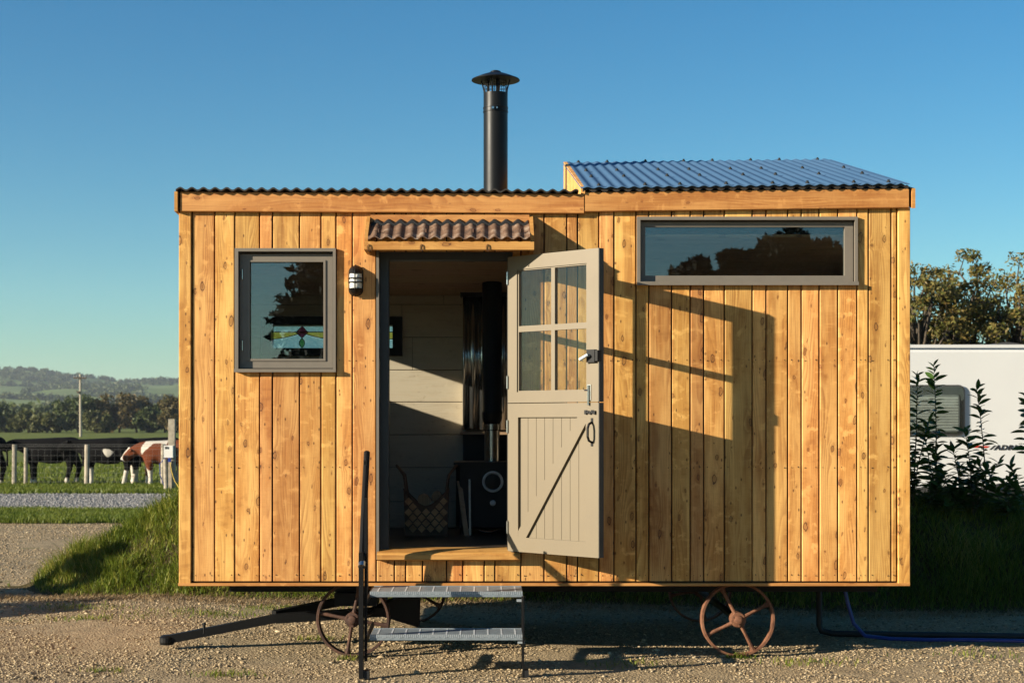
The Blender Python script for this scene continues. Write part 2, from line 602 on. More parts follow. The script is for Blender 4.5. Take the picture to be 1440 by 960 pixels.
# pasture, tracks and verges, each a sheet just above the one below
tag(grid_obj('pasture', np.concatenate([[-3500, -600, -100], np.linspace(-40, 40, 60), [100, 600, 3500]]),
             np.concatenate([np.linspace(13.15, 60, 60), [90, 200, 500, 1200, 3800]]),
             lambda x, y: .012 + 0 * x, M['field']), kind='structure')
tag(grid_obj('pasture_behind', np.concatenate([[-3000, -200, -40], np.linspace(-30, 30, 20), [200, 3000]]),
             np.array([-3500, -600, -100, -40, -22.]), lambda x, y: .012 + 0 * x, M['field']), kind='structure')


def strip(name, pts_near, pts_far, z, mat, wig=.25):
    xs = np.linspace(-45, 30, 160)
    near = np.interp(xs, *zip(*pts_near)) + (vnoise(xs * .8, xs * 0, 5) - .5) * wig
    far = np.interp(xs, *zip(*pts_far)) + (vnoise(xs * .9, xs * 0 + 3, 6) - .5) * wig
    v = np.concatenate([np.stack([xs, near, xs * 0 + z], 1), np.stack([xs, far, xs * 0 + z], 1)])
    n = len(xs)
    i = np.arange(n - 1)
    return tag(arr_mesh(name, v, [np.stack([i, i + 1, i + 1 + n, i + n], 1)], mat), kind='structure')


strip('gravel_track', [(-45, 16.2), (30, 16.2)], [(-45, 22.2), (30, 22.2)], .024, M['track'])

# the bank behind the cabin
def bank_z(x, y):
    x, y = np.asarray(x, float), np.asarray(y, float)
    foot = np.interp(x, [-4.5, -2.0, 1.0, 3, 20], [3.5, 3.2, 2.75, 2.35, 2.35])
    t = np.clip((y - foot) / 1.25, 0, 1)
    up = t * t * (3 - 2 * t)
    dn = np.clip((foot + 3.4 - y) / 1.6, 0, 1)
    dn = dn * dn * (3 - 2 * dn)
    endt = np.clip((x + 4.13 + .12 * np.sin(y * 3)) / 1.55, 0, 1)
    h = .80 * up * dn * endt ** .9
    return h * (1 + (vnoise(x * 1.7, y * 1.7, 8) - .5) * .22) + (vnoise(x * 5, y * 5, 9) - .5) * .05 * up - .02


tag(grid_obj('grass_bank', np.arange(-4.6, 16.01, .14), np.arange(2.2, 7.2, .1), bank_z, M['soil']), kind='structure')

# far hills
def hills():
    PXs = [-900, -500, -200, 0, 54, 108, 149, 180, 215, 252, 330, 500, 700, 1000, 1300, 1700, 2200]
    PYs = [540, 522, 512, 515, 519, 527, 534, 537, 535, 534, 530, 536, 545, 552, 556, 552, 560]
    D = 1900.
    xs = np.linspace(wx(-900, D - CY0), wx(2200, D - CY0), 240)
    ridge = np.interp(xs, [wx(p, D - CY0) for p in PXs], [wz(p, D - CY0) for p in PYs])
    ridge = ridge + (vnoise(xs / 40., xs * 0, 12) - .5) * 5
    ys = np.concatenate([np.linspace(700, D, 60), [D + 300, D + 900]])
    gx, gy = np.meshgrid(xs, ys, indexing='ij')
    t = np.clip((gy - 700) / (D - 700), 0, 1)
    prof = t ** 1.25
    prof = np.where(gy > D, 1 - (gy - D) / 1500, prof)
    z = ridge[:, None] * prof + (vnoise(gx / 130., gy / 130., 13) - .5) * 14 * np.sin(np.pi * np.clip(t, 0, 1)) ** 1 - 1.0
    return xs, ys, gx, gy, z


hxs, hys, hgx, hgy, hz = hills()


def hill_z(x, y):
    i = np.clip(np.searchsorted(hxs, x) - 1, 0, len(hxs) - 2)
    j = np.clip(np.searchsorted(hys, y) - 1, 0, len(hys) - 2)
    fx = (x - hxs[i]) / (hxs[i + 1] - hxs[i]); fy = (y - hys[j]) / (hys[j + 1] - hys[j])
    return (hz[i, j] * (1 - fx) + hz[i + 1, j] * fx) * (1 - fy) + (hz[i, j + 1] * (1 - fx) + hz[i + 1, j + 1] * fx) * fy


def hill_mat():
    m = NT('hill_fields')
    o = m.obj()
    v = m.n('TexVoronoi', m.scale(o, (.0065, .0028, 0)), voronoi_dimensions='2D', feature='F1')
    v.inputs['Scale'].default_value = 1.0
    r = m.n('SeparateColor', v.outputs['Color']).outputs[0]
    c = m.ramp(r, [(.0, (.08, .12, .035)), (.3, (.15, .19, .055)), (.55, (.11, .16, .045)), (.8, (.19, .19, .075)), (1, (.09, .12, .045))])
    n = m.noise(o, .02, 5)
    c = m.mix(m.smooth(n, .4, .7, 0, .25), c, (.06, .08, .03))
    m.set(c, .95, 0, .1)
    return m.m


v = np.stack([hgx, hgy, hz], -1).reshape(-1, 3)
ny = len(hys)
ii = (np.arange(len(hxs) - 1)[:, None] * ny + np.arange(ny - 1)[None]).ravel()
tag(arr_mesh('hill', v, [np.stack([ii, ii + ny, ii + ny + 1, ii + 1], 1)], hill_mat(), smooth=True), kind='structure')


# ------------------------------------------------------------------ grass, stones, leaves in bulk
def blades(name, pts, h, w, mat, lean=.45, origin=(0, 0, 0), parent=None):
    n = len(pts)
    a = rng.random(n) * 2 * np.pi
    h = h * (0.55 + .75 * rng.random(n)); w = w * (.7 + .6 * rng.random(n))
    side = np.stack([np.cos(a), np.sin(a), a * 0], 1)
    b = a + np.pi / 2 + (rng.random(n) - .5)
    fw = np.stack([np.cos(b), np.sin(b), b * 0], 1)
    ln = (lean * (.3 + rng.random(n)))[:, None]
    up = np.array([0, 0, 1.])
    p0 = pts
    p1 = pts + up * (h * .55)[:, None] + fw * ln * (h * .28)[:, None]
    p2 = pts + up * (h * .92)[:, None] + fw * ln * h[:, None]
    V = np.stack([p0 - side * w[:, None] / 2, p0 + side * w[:, None] / 2,
                  p1 - side * w[:, None] * .4, p1 + side * w[:, None] * .4, p2], 1).reshape(-1, 3)
    i = np.arange(n) * 5
    return arr_mesh(name, V, [np.stack([i, i + 1, i + 3, i + 2], 1), np.stack([i + 2, i + 3, i + 4], 1)], mat, parent, origin=origin)


def stones(name, pts, r, mat):
    n = len(pts)
    base = np.array([(1, 0, 0), (-1, 0, 0), (0, 1, 0), (0, -1, 0), (0, 0, 1), (0, 0, -1), (.6, .6, .55), (-.6, .55, .5), (.55, -.6, .5), (-.55, -.6, .55)], float)
    fs = np.array([(0, 6, 8), (6, 4, 8), (6, 7, 4), (4, 7, 9), (4, 9, 8), (1, 9, 7), (2, 7, 6), (3, 8, 9), (0, 2, 6), (2, 1, 7), (1, 3, 9), (3, 0, 8)])
    a = rng.random(n) * 2 * np.pi
    ca, sa = np.cos(a)[:, None], np.sin(a)[:, None]
    sc = r[:, None, None] * (np.array([1., .75, .55]) * (.7 + .6 * rng.random((n, 3))))[:, None, :]
    B = base[None] * (1 + (rng.random((n, 10, 1)) - .5) * .5) * sc
    X = B[..., 0] * ca - B[..., 1] * sa
    Y = B[..., 0] * sa + B[..., 1] * ca
    V = np.stack([X, Y, B[..., 2]], -1) + pts[:, None, :]
    F = (np.arange(n)[:, None, None] * 10 + fs[None]).reshape(-1, 3)
    return arr_mesh(name, V.reshape(-1, 3), [F], mat)


def stone_mat(name, cols):
    m = NT(name)
    c = m.ramp(m.island(), [(i / (len(cols) - 1), k) for i, k in enumerate(cols)])
    m.set(m.mix(m.smooth(m.noise(m.obj(), 90, 3), .35, .7, 0, .4), c, tuple(x * .6 for x in cols[1])), .88, 0, .2)
    return m.m


n = 140000
sx = rng.uniform(-4.6, 5.2, n); sy = -1.7 + 5.6 * rng.random(n) ** 1.25
dens = vnoise(sx * 1.6, sy * 1.6, 21) * .6 + vnoise(sx * 5, sy * 5, 22) * .4
keepm = (dens > .25 + .2 * rng.random(n)) & (bank_z(sx, sy) < .02)
sx, sy = sx[keepm], sy[keepm]
rr = .0036 + .0095 * rng.random(len(sx)) ** 2.8 + (rng.random(len(sx)) > .985) * .016 * rng.random(len(sx))
tag(stones('gravel_stones', np.stack([sx, sy, gz(sx, sy) + rr * .15], 1), rr,
           stone_mat('stone', [(.10, .070, .038), (.24, .172, .095), (.37, .275, .155), (.31, .238, .145), (.50, .40, .255)])),
    'loose brown gravel stones covering the yard', 'gravel', kind='stuff')


n = 30000
fx_ = rng.uniform(-8.5, -2.9, n); fy_ = 3.4 + 9.8 * rng.random(n) ** .8
km = (bank_z(fx_, fy_) < .02)
fx_, fy_ = fx_[km], fy_[km]
rr = .006 + .012 * rng.random(len(fx_)) ** 2.5
tag(stones('yard_stones', np.stack([fx_, fy_, gz(fx_, fy_) + rr * .1], 1), rr, bpy.data.materials['stone']), 'loose brown stones on the far part of the yard', 'gravel', kind='stuff')
n = 16000
fx_ = rng.uniform(-16, -4.5, n); fy_ = rng.uniform(16.2, 22.3, n)
rr = .012 + .02 * rng.random(n) ** 2
tag(stones('track_chippings', np.stack([fx_, fy_, .026 + 0 * fx_], 1), rr, stone_mat('chipping', [(.14, .133, .125), (.20, .19, .18), (.27, .26, .245), (.36, .345, .32)])),
    'grey stone chippings on the track before the fence', 'gravel', kind='stuff')


def bank_pts(n, x0, x1, y0=2.3, y1=6.0):
    x = rng.uniform(x0, x1, n); y = rng.uniform(y0, y1, n)
    z = bank_z(x, y)
    k = z > -.005 + .05 * rng.random(n) ** 2
    return np.stack([x[k], y[k], z[k] - .01], 1)


p1 = bank_pts(80000, -4.5, .6)
p2 = bank_pts(75000, .6, 8.5, 2.2, 4.6)
pp = np.concatenate([p1, p2])
hh_ = .04 + .23 * (.65 * vnoise(pp[:, 0] * 3.1, pp[:, 1] * 3.1, 61) + .35 * vnoise(pp[:, 0] * 9, pp[:, 1] * 9, 62)) ** 1.7 * np.clip(pp[:, 2] / .12 + .35, 0, 1)
tag(blades('bank_grass', pp, hh_, .008, M['grass'], .9), 'long green grass covering the bank behind the cabin', 'grass', kind='stuff')
# dead litter at the foot of the bank
n = 9000
x = rng.uniform(-4.3, 6.5, n)
foot = np.interp(x, [-4.5, -2.0, 1.0, 3, 20], [3.5, 3.2, 2.75, 2.35, 2.35])
y = foot + rng.normal(-.05, .16, n)
tag(blades('dry_litter', np.stack([x, y, np.maximum(gz(x, y), bank_z(x, y))], 1), .035, .006, M['dry'], 2.2), 'dry brown grass litter along the foot of the bank', 'litter', kind='stuff')
# low weeds in the yard
cl = [(-1.55, -.55, .16, 120), (-.85, .05, .07, 60), (-2.3, -.45, .10, 50), (-1.15, .85, .10, 100), (-3.0, 1.9, .25, 160), (-2.2, 2.3, .4, 300), (-1.6, 2.7, .3, 240),
      (2.0, -.15, .25, 100), (.9, -.3, .2, 90), (3.2, .2, .3, 90), (1.65, .08, .08, 90), (-3.3, 2.6, .3, 200)]
W = []
for cx, cy, r, k in cl:
    a = rng.normal(0, r * .55, (k, 2))
    W.append(np.stack([cx + a[:, 0] * 1.3, cy + a[:, 1] * .6, gz(cx + a[:, 0], cy + a[:, 1])], 1))
tag(blades('yard_weeds', np.concatenate(W), .035, .006, M['grass'], 1.2), 'tiny green weeds sprouting in the gravel yard', 'weeds', kind='stuff')
# verges beside the track and pasture near the fence
def strip_pts(n, y0, y1, x0=-17, x1=-4.5, z=.012, wig=.35):
    x = rng.uniform(x0, x1, n); y = rng.uniform(y0, y1, n)
    y = y + (vnoise(x * 1.3, x * 0, 31) - .5) * wig * 2
    return np.stack([x, y, x * 0 + z], 1)


tag(blades('near_verge_grass', strip_pts(45000, 13.1, 16.3, -14, -3.2), .085, .014, M['verge'], .6), 'strip of short green grass between the yard and the grey track', 'grass', kind='stuff')
tag(blades('far_verge_grass', strip_pts(26000, 22.2, 26.2), .10, .02, M['verge'], .6), 'strip of green grass between the grey track and the wire fence', 'grass', kind='stuff')
tag(blades('pasture_grass', strip_pts(26000, 26.6, 48, -27, -6), .10, .03, M['verge'], .8), 'grazed green grass of the cow pasture', 'grass', kind='stuff')

#--SECTION CABIN--
# ------------------------------------------------------------------ the cabin on wheels
XL, XR, ZB, YB = wx(253), wx(1278), .48, 2.05
hut = thing('wheeled_cabin', (.39, 1.0, 0), 'golden larch-clad cabin on iron wheels with its stable door open', 'cabin')
front_holes = [(wx(335), wx(469), wz(519), wz(354)), (wx(899), wx(1200), wz(397), wz(310)), (wx(531), wx(721), wz(779), wz(354))]
WT = 2.87                                                    # top of the wall, behind the fascia

fw = MB()
for r in cut((XL + .01, XR - .01, ZB + .01, WT), front_holes):
    fw.box(r[0], r[1], .0, .09, r[2], r[3])
front_wall = fw.build('front_wall', M['membrane'], hut)
joints = [271, 303, 331, 366, 384, 422, 452, 473, 496, 529.5, 555, 571, 594.5, 628, 651, 681, 696, 732.5, 765, 797, 812, 842, 863, 894, 912, 944,
          970, 989, 1018, 1057, 1076.5, 1107, 1126, 1151, 1177, 1204, 1220, 1252, 1260]
for a, b in zip(joints[:-1], joints[1:]):
    dy = rnd.uniform(-.0025, .0025)
    for r in cut((wx(a) + .0040, wx(b) - .0040, ZB + .018, WT), front_holes):
        if r[1] - r[0] < .01: continue
        MB().board_v(r[0], r[1], r[2], r[3], -.022 + dy, .0215).build('cladding_board', M['clad'], front_wall)
# nails: two at the head and foot of every board
nl = MB()
for a, b in zip(joints[:-1], joints[1:]):
    for xx in (wx(a) + .022, wx(b) - .022):
        for zz in (ZB + .055, 1.22, 1.9):
            if any(h[0] - .01 < xx < h[1] + .01 and h[2] - .01 < zz < h[3] + .01 for h in front_holes): continue
            nl.tube((xx, -.018, zz + rnd.uniform(-.012, .012)), (xx, -.0265, zz), .0024, n=6)
nl.build('nail_heads', M['rustdark'], front_wall)['kind'] = 'stuff'
MB().board_v(XL, wx(270), ZB - .004, WT, -.034, .034).build('corner_board', M['clad'], hut)
MB().board_v(wx(1261), XR, ZB - .004, WT, -.034, .034).build('corner_board', M['clad'], hut)
MB().board_h(XL - .004, XR - .004, ZB - .012, ZB + .006, -.04, .12, .002).build('drip_board', M['fascia'], hut)

# end walls and rear wall with their boards
ew_hole = (.7, 1.5, 2.04, 2.395)
def roof_l(y): return 2.955 - .055 * (y + .09)
def roof_r(y): return 2.965 + .243 * (y + .09)

lw = MB()
for r in cut((0.0, YB, ZB + .01, 2.80), [ew_hole]):
    lw.box(XL + .02, XL + .09, r[0], r[1], r[2], r[3])
left_wall = lw.build('end_wall', M['membrane'], hut)
ys = [0.0]
while ys[-1] < YB - .06: ys.append(min(YB, ys[-1] + rnd.choice([.09, .13, .16])))
for a, b in zip(ys[:-1], ys[1:]):
    for r in cut((a + .003, b - .003, ZB, 2.83), [ew_hole]):
        MB().box(XL - .0, XL + .0195, r[0], r[1], r[2], r[3]).build('cladding_board', M['clad'], left_wall)
rw = MB().prism([(.0, ZB + .01), (YB, ZB + .01), (YB, roof_r(YB) - .09), (.0, roof_r(0) - .09)], XR - .09, XR - .02, 'x')
right_wall = rw.build('end_wall', M['membrane'], hut)
for a, b in zip(ys[:-1], ys[1:]):
    MB().prism([(a + .003, ZB), (b - .003, ZB), (b - .003, roof_r(b) - .08), (a + .003, roof_r(a) - .08)], XR - .0195, XR, 'x').build('cladding_board', M['clad'], right_wall)
rear_hole = (-1.62, -.69, 2.075, 2.25)
bw = MB()
for r in cut((XL + .03, XR - .03, ZB + .01, 2.79), [rear_hole]):
    bw.box(r[0], r[1], YB - .05, YB + .0, r[2], r[3])
bw.box(.66, XR - .03, YB - .05, YB, 2.79, roof_r(YB) - .09)
rear_wall = bw.build('rear_wall', M['membrane'], hut)
xx = XL
while xx < XR - .05:
    nx = min(XR, xx + rnd.choice([.11, .14, .17]))
    for r in cut((xx + .003, nx - .003, ZB, 2.80 if xx < .64 else roof_r(YB) - .08), [rear_hole]):
        MB().box(r[0], r[1], YB + .001, YB + .021, r[2], r[3]).build('cladding_board', M['clad'], rear_wall)
    xx = nx

# fascias and roofs
def zl(x): return np.interp(x, [wx(254), wx(822)], [wz(297.5, -.045), wz(300.5, -.045)])
def zr(x): return np.interp(x, [wx(822), wx(1277)], [wz(298, -.045), wz(292.5, -.045)])
def sloped_board(x0, x1, zf, h, y0, y1, c=.004):
    v = []
    for x in (x0, x1):
        z = float(zf(x))
        v += [(x, y1, z), (x, y0 + c, z), (x, y0, z + c), (x, y0, z + h - c), (x, y0 + c, z + h), (x, y1, z + h)]
    return MB().add(v, [(0, 1, 2, 3, 4, 5), (11, 10, 9, 8, 7, 6)] + [(i, (i + 1) % 6, 6 + (i + 1) % 6, 6 + i) for i in range(6)])
sloped_board(wx(254, -.05), wx(821, -.05), zl, .124, -.058, -.036).build('fascia_board', M['fascia'], hut)
sloped_board(wx(822.5, -.05), wx(1277.5, -.05), zr, .124, -.0595, -.036).build('fascia_board', M['fascia'], hut)
MB().prism([(-.07, 2.842), (2.1, 2.74), (2.1, 2.862), (-.07, 2.966)], XL - .022, XL - .0015, 'x').build('barge_board', M['fascia'], hut)
MB().prism([(-.07, 2.86), (2.1, 3.385), (2.1, 3.51), (-.07, 2.985)], XR + .0015, XR + .022, 'x').build('barge_board', M['fascia'], hut)
MB().prism([(-.02, 2.945), (2.08, 2.80), (2.08, roof_r(2.08) + .03), (-.02, roof_r(-.02) + .025)], .625, .65, 'x').build('cheek_board', M['clad'], hut)


def corrugated(x0, x1, y0, y1, zf, slope, pitch, amp, t, mat, name, parent, per=8, ph=0.):
    xs = np.arange(x0, x1 + 1e-6, pitch / per)
    V, F = [], []
    for yy in (y0, y1):
        for dz in (0, -t):
            for x in xs:
                V.append((x, yy, float(zf(x)) + slope * (yy - y0) + amp * math.cos(2 * math.pi * (x / pitch) + ph) + dz))
    n = len(xs)
    for i in range(n - 1):
        F += [(i, i + 1, 2 * n + i + 1, 2 * n + i), (n + i + 1, n + i, 3 * n + i, 3 * n + i + 1),
              (i + 1, i, n + i, n + i + 1), (2 * n + i, 2 * n + i + 1, 3 * n + i + 1, 3 * n + i)]
    F += [(0, 2 * n, 3 * n, n), (n - 1, 2 * n - 1, 4 * n - 1, 3 * n - 1)]
    return MB().add(V, F).build(name, mat, parent, smooth=True)


low_roof = corrugated(wx(247, -.09), wx(815, -.09), -.09, 2.16, lambda x: zl(x) + .142, -.055, .0735, .0085, .010, M['darksheet'], 'roof_sheet', hut)
low_roof['label'] = 'dark corrugated sheet over the left half of the cabin'
blue_roof = corrugated(wx(817, -.09), wx(1281, -.09), -.09, 2.10, lambda x: zr(x) + .150, .243, .0735, .0052, .004, M['blue'], 'roof_sheet', hut)
blue_roof['label'] = 'blue corrugated sheet sloping up over the right half of the cabin'
corrugated(wx(820, -.08), wx(1278, -.08), -.075, -.03, lambda x: zr(x) + .144, .243, .0735, .0085, .016, M['darksheet'], 'eaves_filler', hut)
for row, (yy, o0) in enumerate([(-.05, .06), (.62, .0), (1.15, .0), (2.0, .02)]):
    for k in range(8):
        px_ = .70 + o0 + k * .2625
        px_ = round(px_ / .0735) * .0735
        z = float(zr(px_)) + .150 + .243 * (yy + .09) + .0085
        s = MB().tube((px_, yy, z - .004), (px_, yy - .001, z + .004), .013, n=10)
        s.tube((px_, yy, z + .004), (px_, yy - .002, z + .013), .0075, n=6)
        s.build('roof_screw', M['rubber'], blue_roof)

# roof deck under the sheets closes the top
MB().prism([(-.03, 2.90), (2.08, 2.77), (2.08, 2.79), (-.03, 2.925)], XL + .03, .62, 'x').build('roof_deck', M['membrane'], hut)
MB().prism([(-.03, 2.93), (2.08, 3.43), (2.08, 3.45), (-.03, 2.95)], .655, XR - .02, 'x').build('roof_deck', M['membrane'], hut)

# ---- interior
ZF = .70
MB().box(XL + .1, XR - .1, .09, 1.99, ZF - .03, ZF).build('floor_deck', M['floor'], hut)
MB().box(XL + .02, XR - .02, .02, 1.99, ZB + .012, ZF - .032).build('floor_frame', M['membrane'], hut)
lining = MB().box(XL + .1, XR - .1, 1.985, 1.998, ZF, 2.074).box(XL + .1, XR - .1, 1.985, 1.998, 2.251, 2.7).build('rear_lining', M['membrane'], hut)
rows = [ZF, .901, 1.162, 1.413, 1.663, 1.908, 2.159, 2.409, 2.66]
brk = [.3, -1.2, .1, -1.0, .2, wx(580, 1.95), wx(565, 1.95), -.3]
for (a, b), k in zip(zip(rows[:-1], rows[1:]), brk):
    for x0, x1 in ((XL + .1, k - .0015), (k + .0015, 1.4), (1.403, XR - .1)):
        for r in cut((x0, x1, a + .002, b - .002), [rear_hole]):
            MB().board_h(r[0], r[1], r[2], r[3], 1.955 + rnd.uniform(-.002, .002), .03, .003).build('wall_board', M['white_board'], lining)
for x0, x1, nm in ((XL + .091, XL + .11, 'l'), (XR - .11, XR - .091, 'r')):
    e = MB()
    for r in cut((.1, 1.95, ZF, 2.62), [ew_hole] if nm == 'l' else []):
        e.box(x0, x1, r[0], r[1], r[2], r[3])
    e.build('end_lining', M['white_board'], hut)
fl = MB()
for r in cut((XL + .12, XR - .12, ZF, 2.64), front_holes):
    fl.box(r[0], r[1], .091, .104, r[2], r[3])
fl.build('front_lining', M['white_board'], hut)
ceil = MB().prism([(.1, 2.72), (1.95, 2.535), (1.95, 2.55), (.1, 2.735)], XL + .1, XR - .1, 'x').build('ceiling', M['membrane'], hut)
for k in range(8):
    ya, yb_ = .1 + k * .23 + .001, .1 + (k + 1) * .23 - .001
    za, zb_ = 2.70 - (ya - .1) * .1216, 2.70 - (yb_ - .1) * .1216
    MB().prism([(ya, za), (yb_, zb_), (yb_, zb_ + .016), (ya, za + .016)], XL + .1, XR - .1, 'x').build('ceiling_board', M['ceiling'], ceil)

# rear slot window with two stained glass panels, seen through the cabin
rwin = thing('window', (0, 0, 0), None, None); rwin.parent = hut
bpy.data.objects.remove(rwin)
fm = MB()
for r in cut((-1.70, -.615, 2.015, 2.315), [rear_hole]):
    fm.box(r[0], r[1], 1.925, 1.954, r[2], r[3])
for r in cut((-1.72, -.60, 2.03, 2.30), [rear_hole]):
    fm.box(r[0], r[1], YB + .022, YB + .04, r[2], r[3])
rear_window = fm.build('window', M['black'], hut)
rear_window['label'] = 'low black rear window with stained glass panels'
for k in range(2):
    x0 = -1.62 + k * .465; x1 = x0 + .465; xc = (x0 + x1) / 2
    z0, z1 = 2.075, 2.25
    def zz(t): return z0 + (z1 - z0) * t
    def flat(pts, mat, name='stained_pane', y=1.985, th=.003):
        return MB().prism(pts, y, y + th, 'y').build(name, mat, rear_window)
    N = 10
    low = [(x0 + (x1 - x0) * i / N, zz(.40 + .28 * (1 - abs(2 * i / N - 1)) ** 1.6)) for i in range(N + 1)]
    flat([(x0 + .002, zz(.735)), (x1 - .002, zz(.735)), (x1 - .002, z1), (x0 + .002, z1)], M['sg_blue'])
    half = N // 2
    flat(low[:half + 1] + [(xc, zz(.70)), (x0, zz(.70))], M['sg_yellow'])
    flat(low[half:] + [(x1, zz(.70)), (xc, zz(.70))], M['sg_yellow'])
    flat([(x0 + .002, z0), (x1 - .002, z0)] + [(x, z - .006) for x, z in low[::-1]], M['sg_blue'])
    flat([(xc - .046, zz(.70)), (xc, zz(.45)), (xc + .046, zz(.70)), (xc, zz(.98))], M['sg_purple'], y=1.980)
    flat([(xc + .021 * math.sin(math.pi * t), zz(.02 + .42 * t)) for t in np.linspace(0, 1, 7)] +
         [(xc - .021 * math.sin(math.pi * t), zz(.02 + .42 * t)) for t in np.linspace(1, 0, 7)[1:-1]], M['sg_green'], y=1.980)
    cm = MB()
    def came(pts, r=.0035): cm.path([(x, 1.979, z) for x, z in pts], r, 5)
    came(low); came([(x0, zz(.72)), (x1, zz(.72))])
    came([(xc - .046, zz(.70)), (xc, zz(.45)), (xc + .046, zz(.70)), (xc, zz(.98)), (xc - .046, zz(.70))])
    for s in (1, -1): came([(xc + s * .021 * math.sin(math.pi * t), zz(.02 + .42 * t)) for t in np.linspace(0, 1, 8)])
    cm.build('lead_came', M['black'], rear_window)


# ---- front windows
def ring(mb, o, i, y0, y1):
    for r in cut(o, [i]): mb.box(r[0], r[1], y0, y1, r[2], r[3])
    return mb


def rect(x0, x1, y0, y1, Y=0.): return (wx(x0, Y), wx(x1, Y), wz(y1, Y), wz(y0, Y))


w1 = ring(MB(), rect(331.5, 473, 350, 523), rect(336.5, 469, 354.5, 519), -.045, .10)
w1.box(wx(331), wx(473.5), -.062, -.0455, wz(523.5), wz(519))
win1 = w1.build('window', M['taupe'], hut)
win1['label'] = 'taupe framed casement window left of the door'
sash = ring(MB(), rect(337.5, 468, 357.5, 517.5), rect(351, 455.5, 368, 505), -.006, .045)
sash = ring(sash, rect(348.5, 458, 366, 507.5), rect(351.5, 455, 368.5, 504.5), -.012, -.0065)
sash.build('sash', M['taupe'], win1)
MB().box(*rect(350, 457, 367, 506)[:2], .018, .022, *rect(350, 457, 367, 506)[2:]).build('pane', M['glass'], win1)
for py in (386, 486):
    MB().tube((wx(341), -.012, wz(py + 7)), (wx(341), -.012, wz(py - 7)), .006, n=8).build('hinge', M['steel'], win1)
w2 = ring(MB(), rect(895, 1204, 306, 401.5), rect(899.5, 1200, 310.5, 397), -.045, .10)
w2.box(wx(894.5), wx(1204.5), -.062, -.0455, wz(402), wz(397))
win2 = w2.build('window', M['taupe'], hut)
win2['label'] = 'long low taupe framed window under the blue roof'
ring(MB(), rect(900, 1199.5, 312, 396), rect(907.5, 1188, 319, 387.5), .0, .045).build('sash', M['taupe'], win2)
MB().box(*rect(906, 1190, 317, 389)[:2], .018, .022, *rect(906, 1190, 317, 389)[2:]).build('pane', M['glass'], win2)
# glazing of the end wall light
ew = MB()
for r in cut((.66, 1.54, 2.0, 2.435), [ew_hole]):
    ew.box(XL - .02, XL + .112, r[0], r[1], r[2], r[3])
win3 = ew.build('window', M['taupe'], hut)
MB().box(XL + .03, XL + .034, .695, 1.505, 2.035, 2.40).build('pane', M['dglass'], win3)

# ---- doorway
df = MB()
MB().box(wx(529.8), wx(533.4), -.040, .0, wz(786), wz(353)).build('door_casing', M['taupe'], hut)
df.box(wx(533.4), wx(546.5), .006, .105, wz(777), wz(354.6))
df.box(wx(713.5), wx(722), -.012, .105, wz(777), wz(354.6))
df.box(wx(546.5), wx(713.5), .006, .105, wz(365.5), wz(354.6))
door_frame = df.build('door_frame', M['dooredge'], hut)
MB().prism([(-.075, .675), (-.082, .668), (-.082, .640), (-.07, .632), (.0, .632), (.0, .652), (.12, .66), (.12, .702), (.0, .698), (-.06, .684)], wx(530, -.07), wx(731, -.07), 'x').build('threshold', M['fascia'], hut)

# stable door: two leaves swung out and back
HNG = Vector((wx(713) + .004, -.028, 0))
DA = math.atan2(-.688, .725)
du = Vector((math.cos(DA), math.sin(DA), 0)); dw = Vector((-math.sin(DA), math.cos(DA), 0))   # along the leaf; dw points behind it (towards the wall)
DW = .742


def dpt(u, v, w): return HNG + du * u + dw * w + Vector((0, 0, v))


class DB(MB):
    def slab(self, u0, u1, v0, v1, w0, w1):
        vs = [dpt(u, v, w) for v in (v0, v1) for w in (w0, w1) for u in (u0, u1)]
        return self.add(vs, [(0, 2, 3, 1), (4, 5, 7, 6), (0, 1, 5, 4), (2, 6, 7, 3), (0, 4, 6, 2), (1, 3, 7, 5)])

    def sprism(self, poly, w0, w1):
        n = len(poly)
        vs = [dpt(u, v, w0) for u, v in poly] + [dpt(u, v, w1) for u, v in poly]
        return self.add(vs, [tuple(range(n))[::-1], tuple(range(n, 2 * n))] + [(i, (i + 1) % n, n + (i + 1) % n, n + i) for i in range(n)])


def dcut(mb, o, holes, w0, w1):
    for r in cut(o, holes): mb.slab(r[0], r[1], r[2], r[3], w0, w1)
    return mb


ZT, ZS, ZD = 2.555, 1.628, .690
panes = [(.088, .358, 2.113, 2.462), (.388, .640, 2.113, 2.462), (.088, .358, 1.705, 2.076), (.388, .640, 1.705, 2.076)]
upper = dcut(DB(), (0, DW, ZS + .002, ZT), [(.078, .650, 1.697, 2.470)], 0, .044).build('upper_door', M['door'], hut)
upper['label'] = 'glazed upper half of the beige stable door'
dcut(DB(), (.0775, .6505, 1.6965, 2.4705), panes, .008, .036).build('glazing_bars', M['door'], upper)
for p in panes:
    DB().slab(p[0] - .004, p[1] + .004, p[2] - .004, p[3] + .004, .020, .024).build('pane', M['dglass'], upper)
DB().slab(DW + .0005, DW + .004, ZS + .002, ZT, .001, .0445).build('edge_shade_strip', M['dooredge'], upper)  # dark strip paints shade onto the edge turned away from the sun
px0, px1, pz0, pz1 = .088, .642, .782, 1.538
lower = dcut(DB(), (0, DW, ZD, ZS - .003), [(px0, px1, pz0, pz1)], 0, .044).build('lower_door', M['door'], hut)
lower['label'] = 'boarded lower half of the beige stable door'
DB().slab(DW + .0005, DW + .004, ZD, ZS - .003, .001, .0445).build('edge_shade_strip', M['dooredge'], lower)  # same painted shade on the lower leaf's edge
nb = 8
for k in range(nb):
    u0 = px0 + (px1 - px0) * k / nb; u1 = px0 + (px1 - px0) * (k + 1) / nb
    DB().slab(u0 + .0015, u1 - .0015, pz0 - .002, pz1 + .002, .018, .036).build('door_board', M['door'], lower)
DB().slab(px0, px1, pz0, pz1, .0365, .040).build('backing_panel', M['door'], lower)
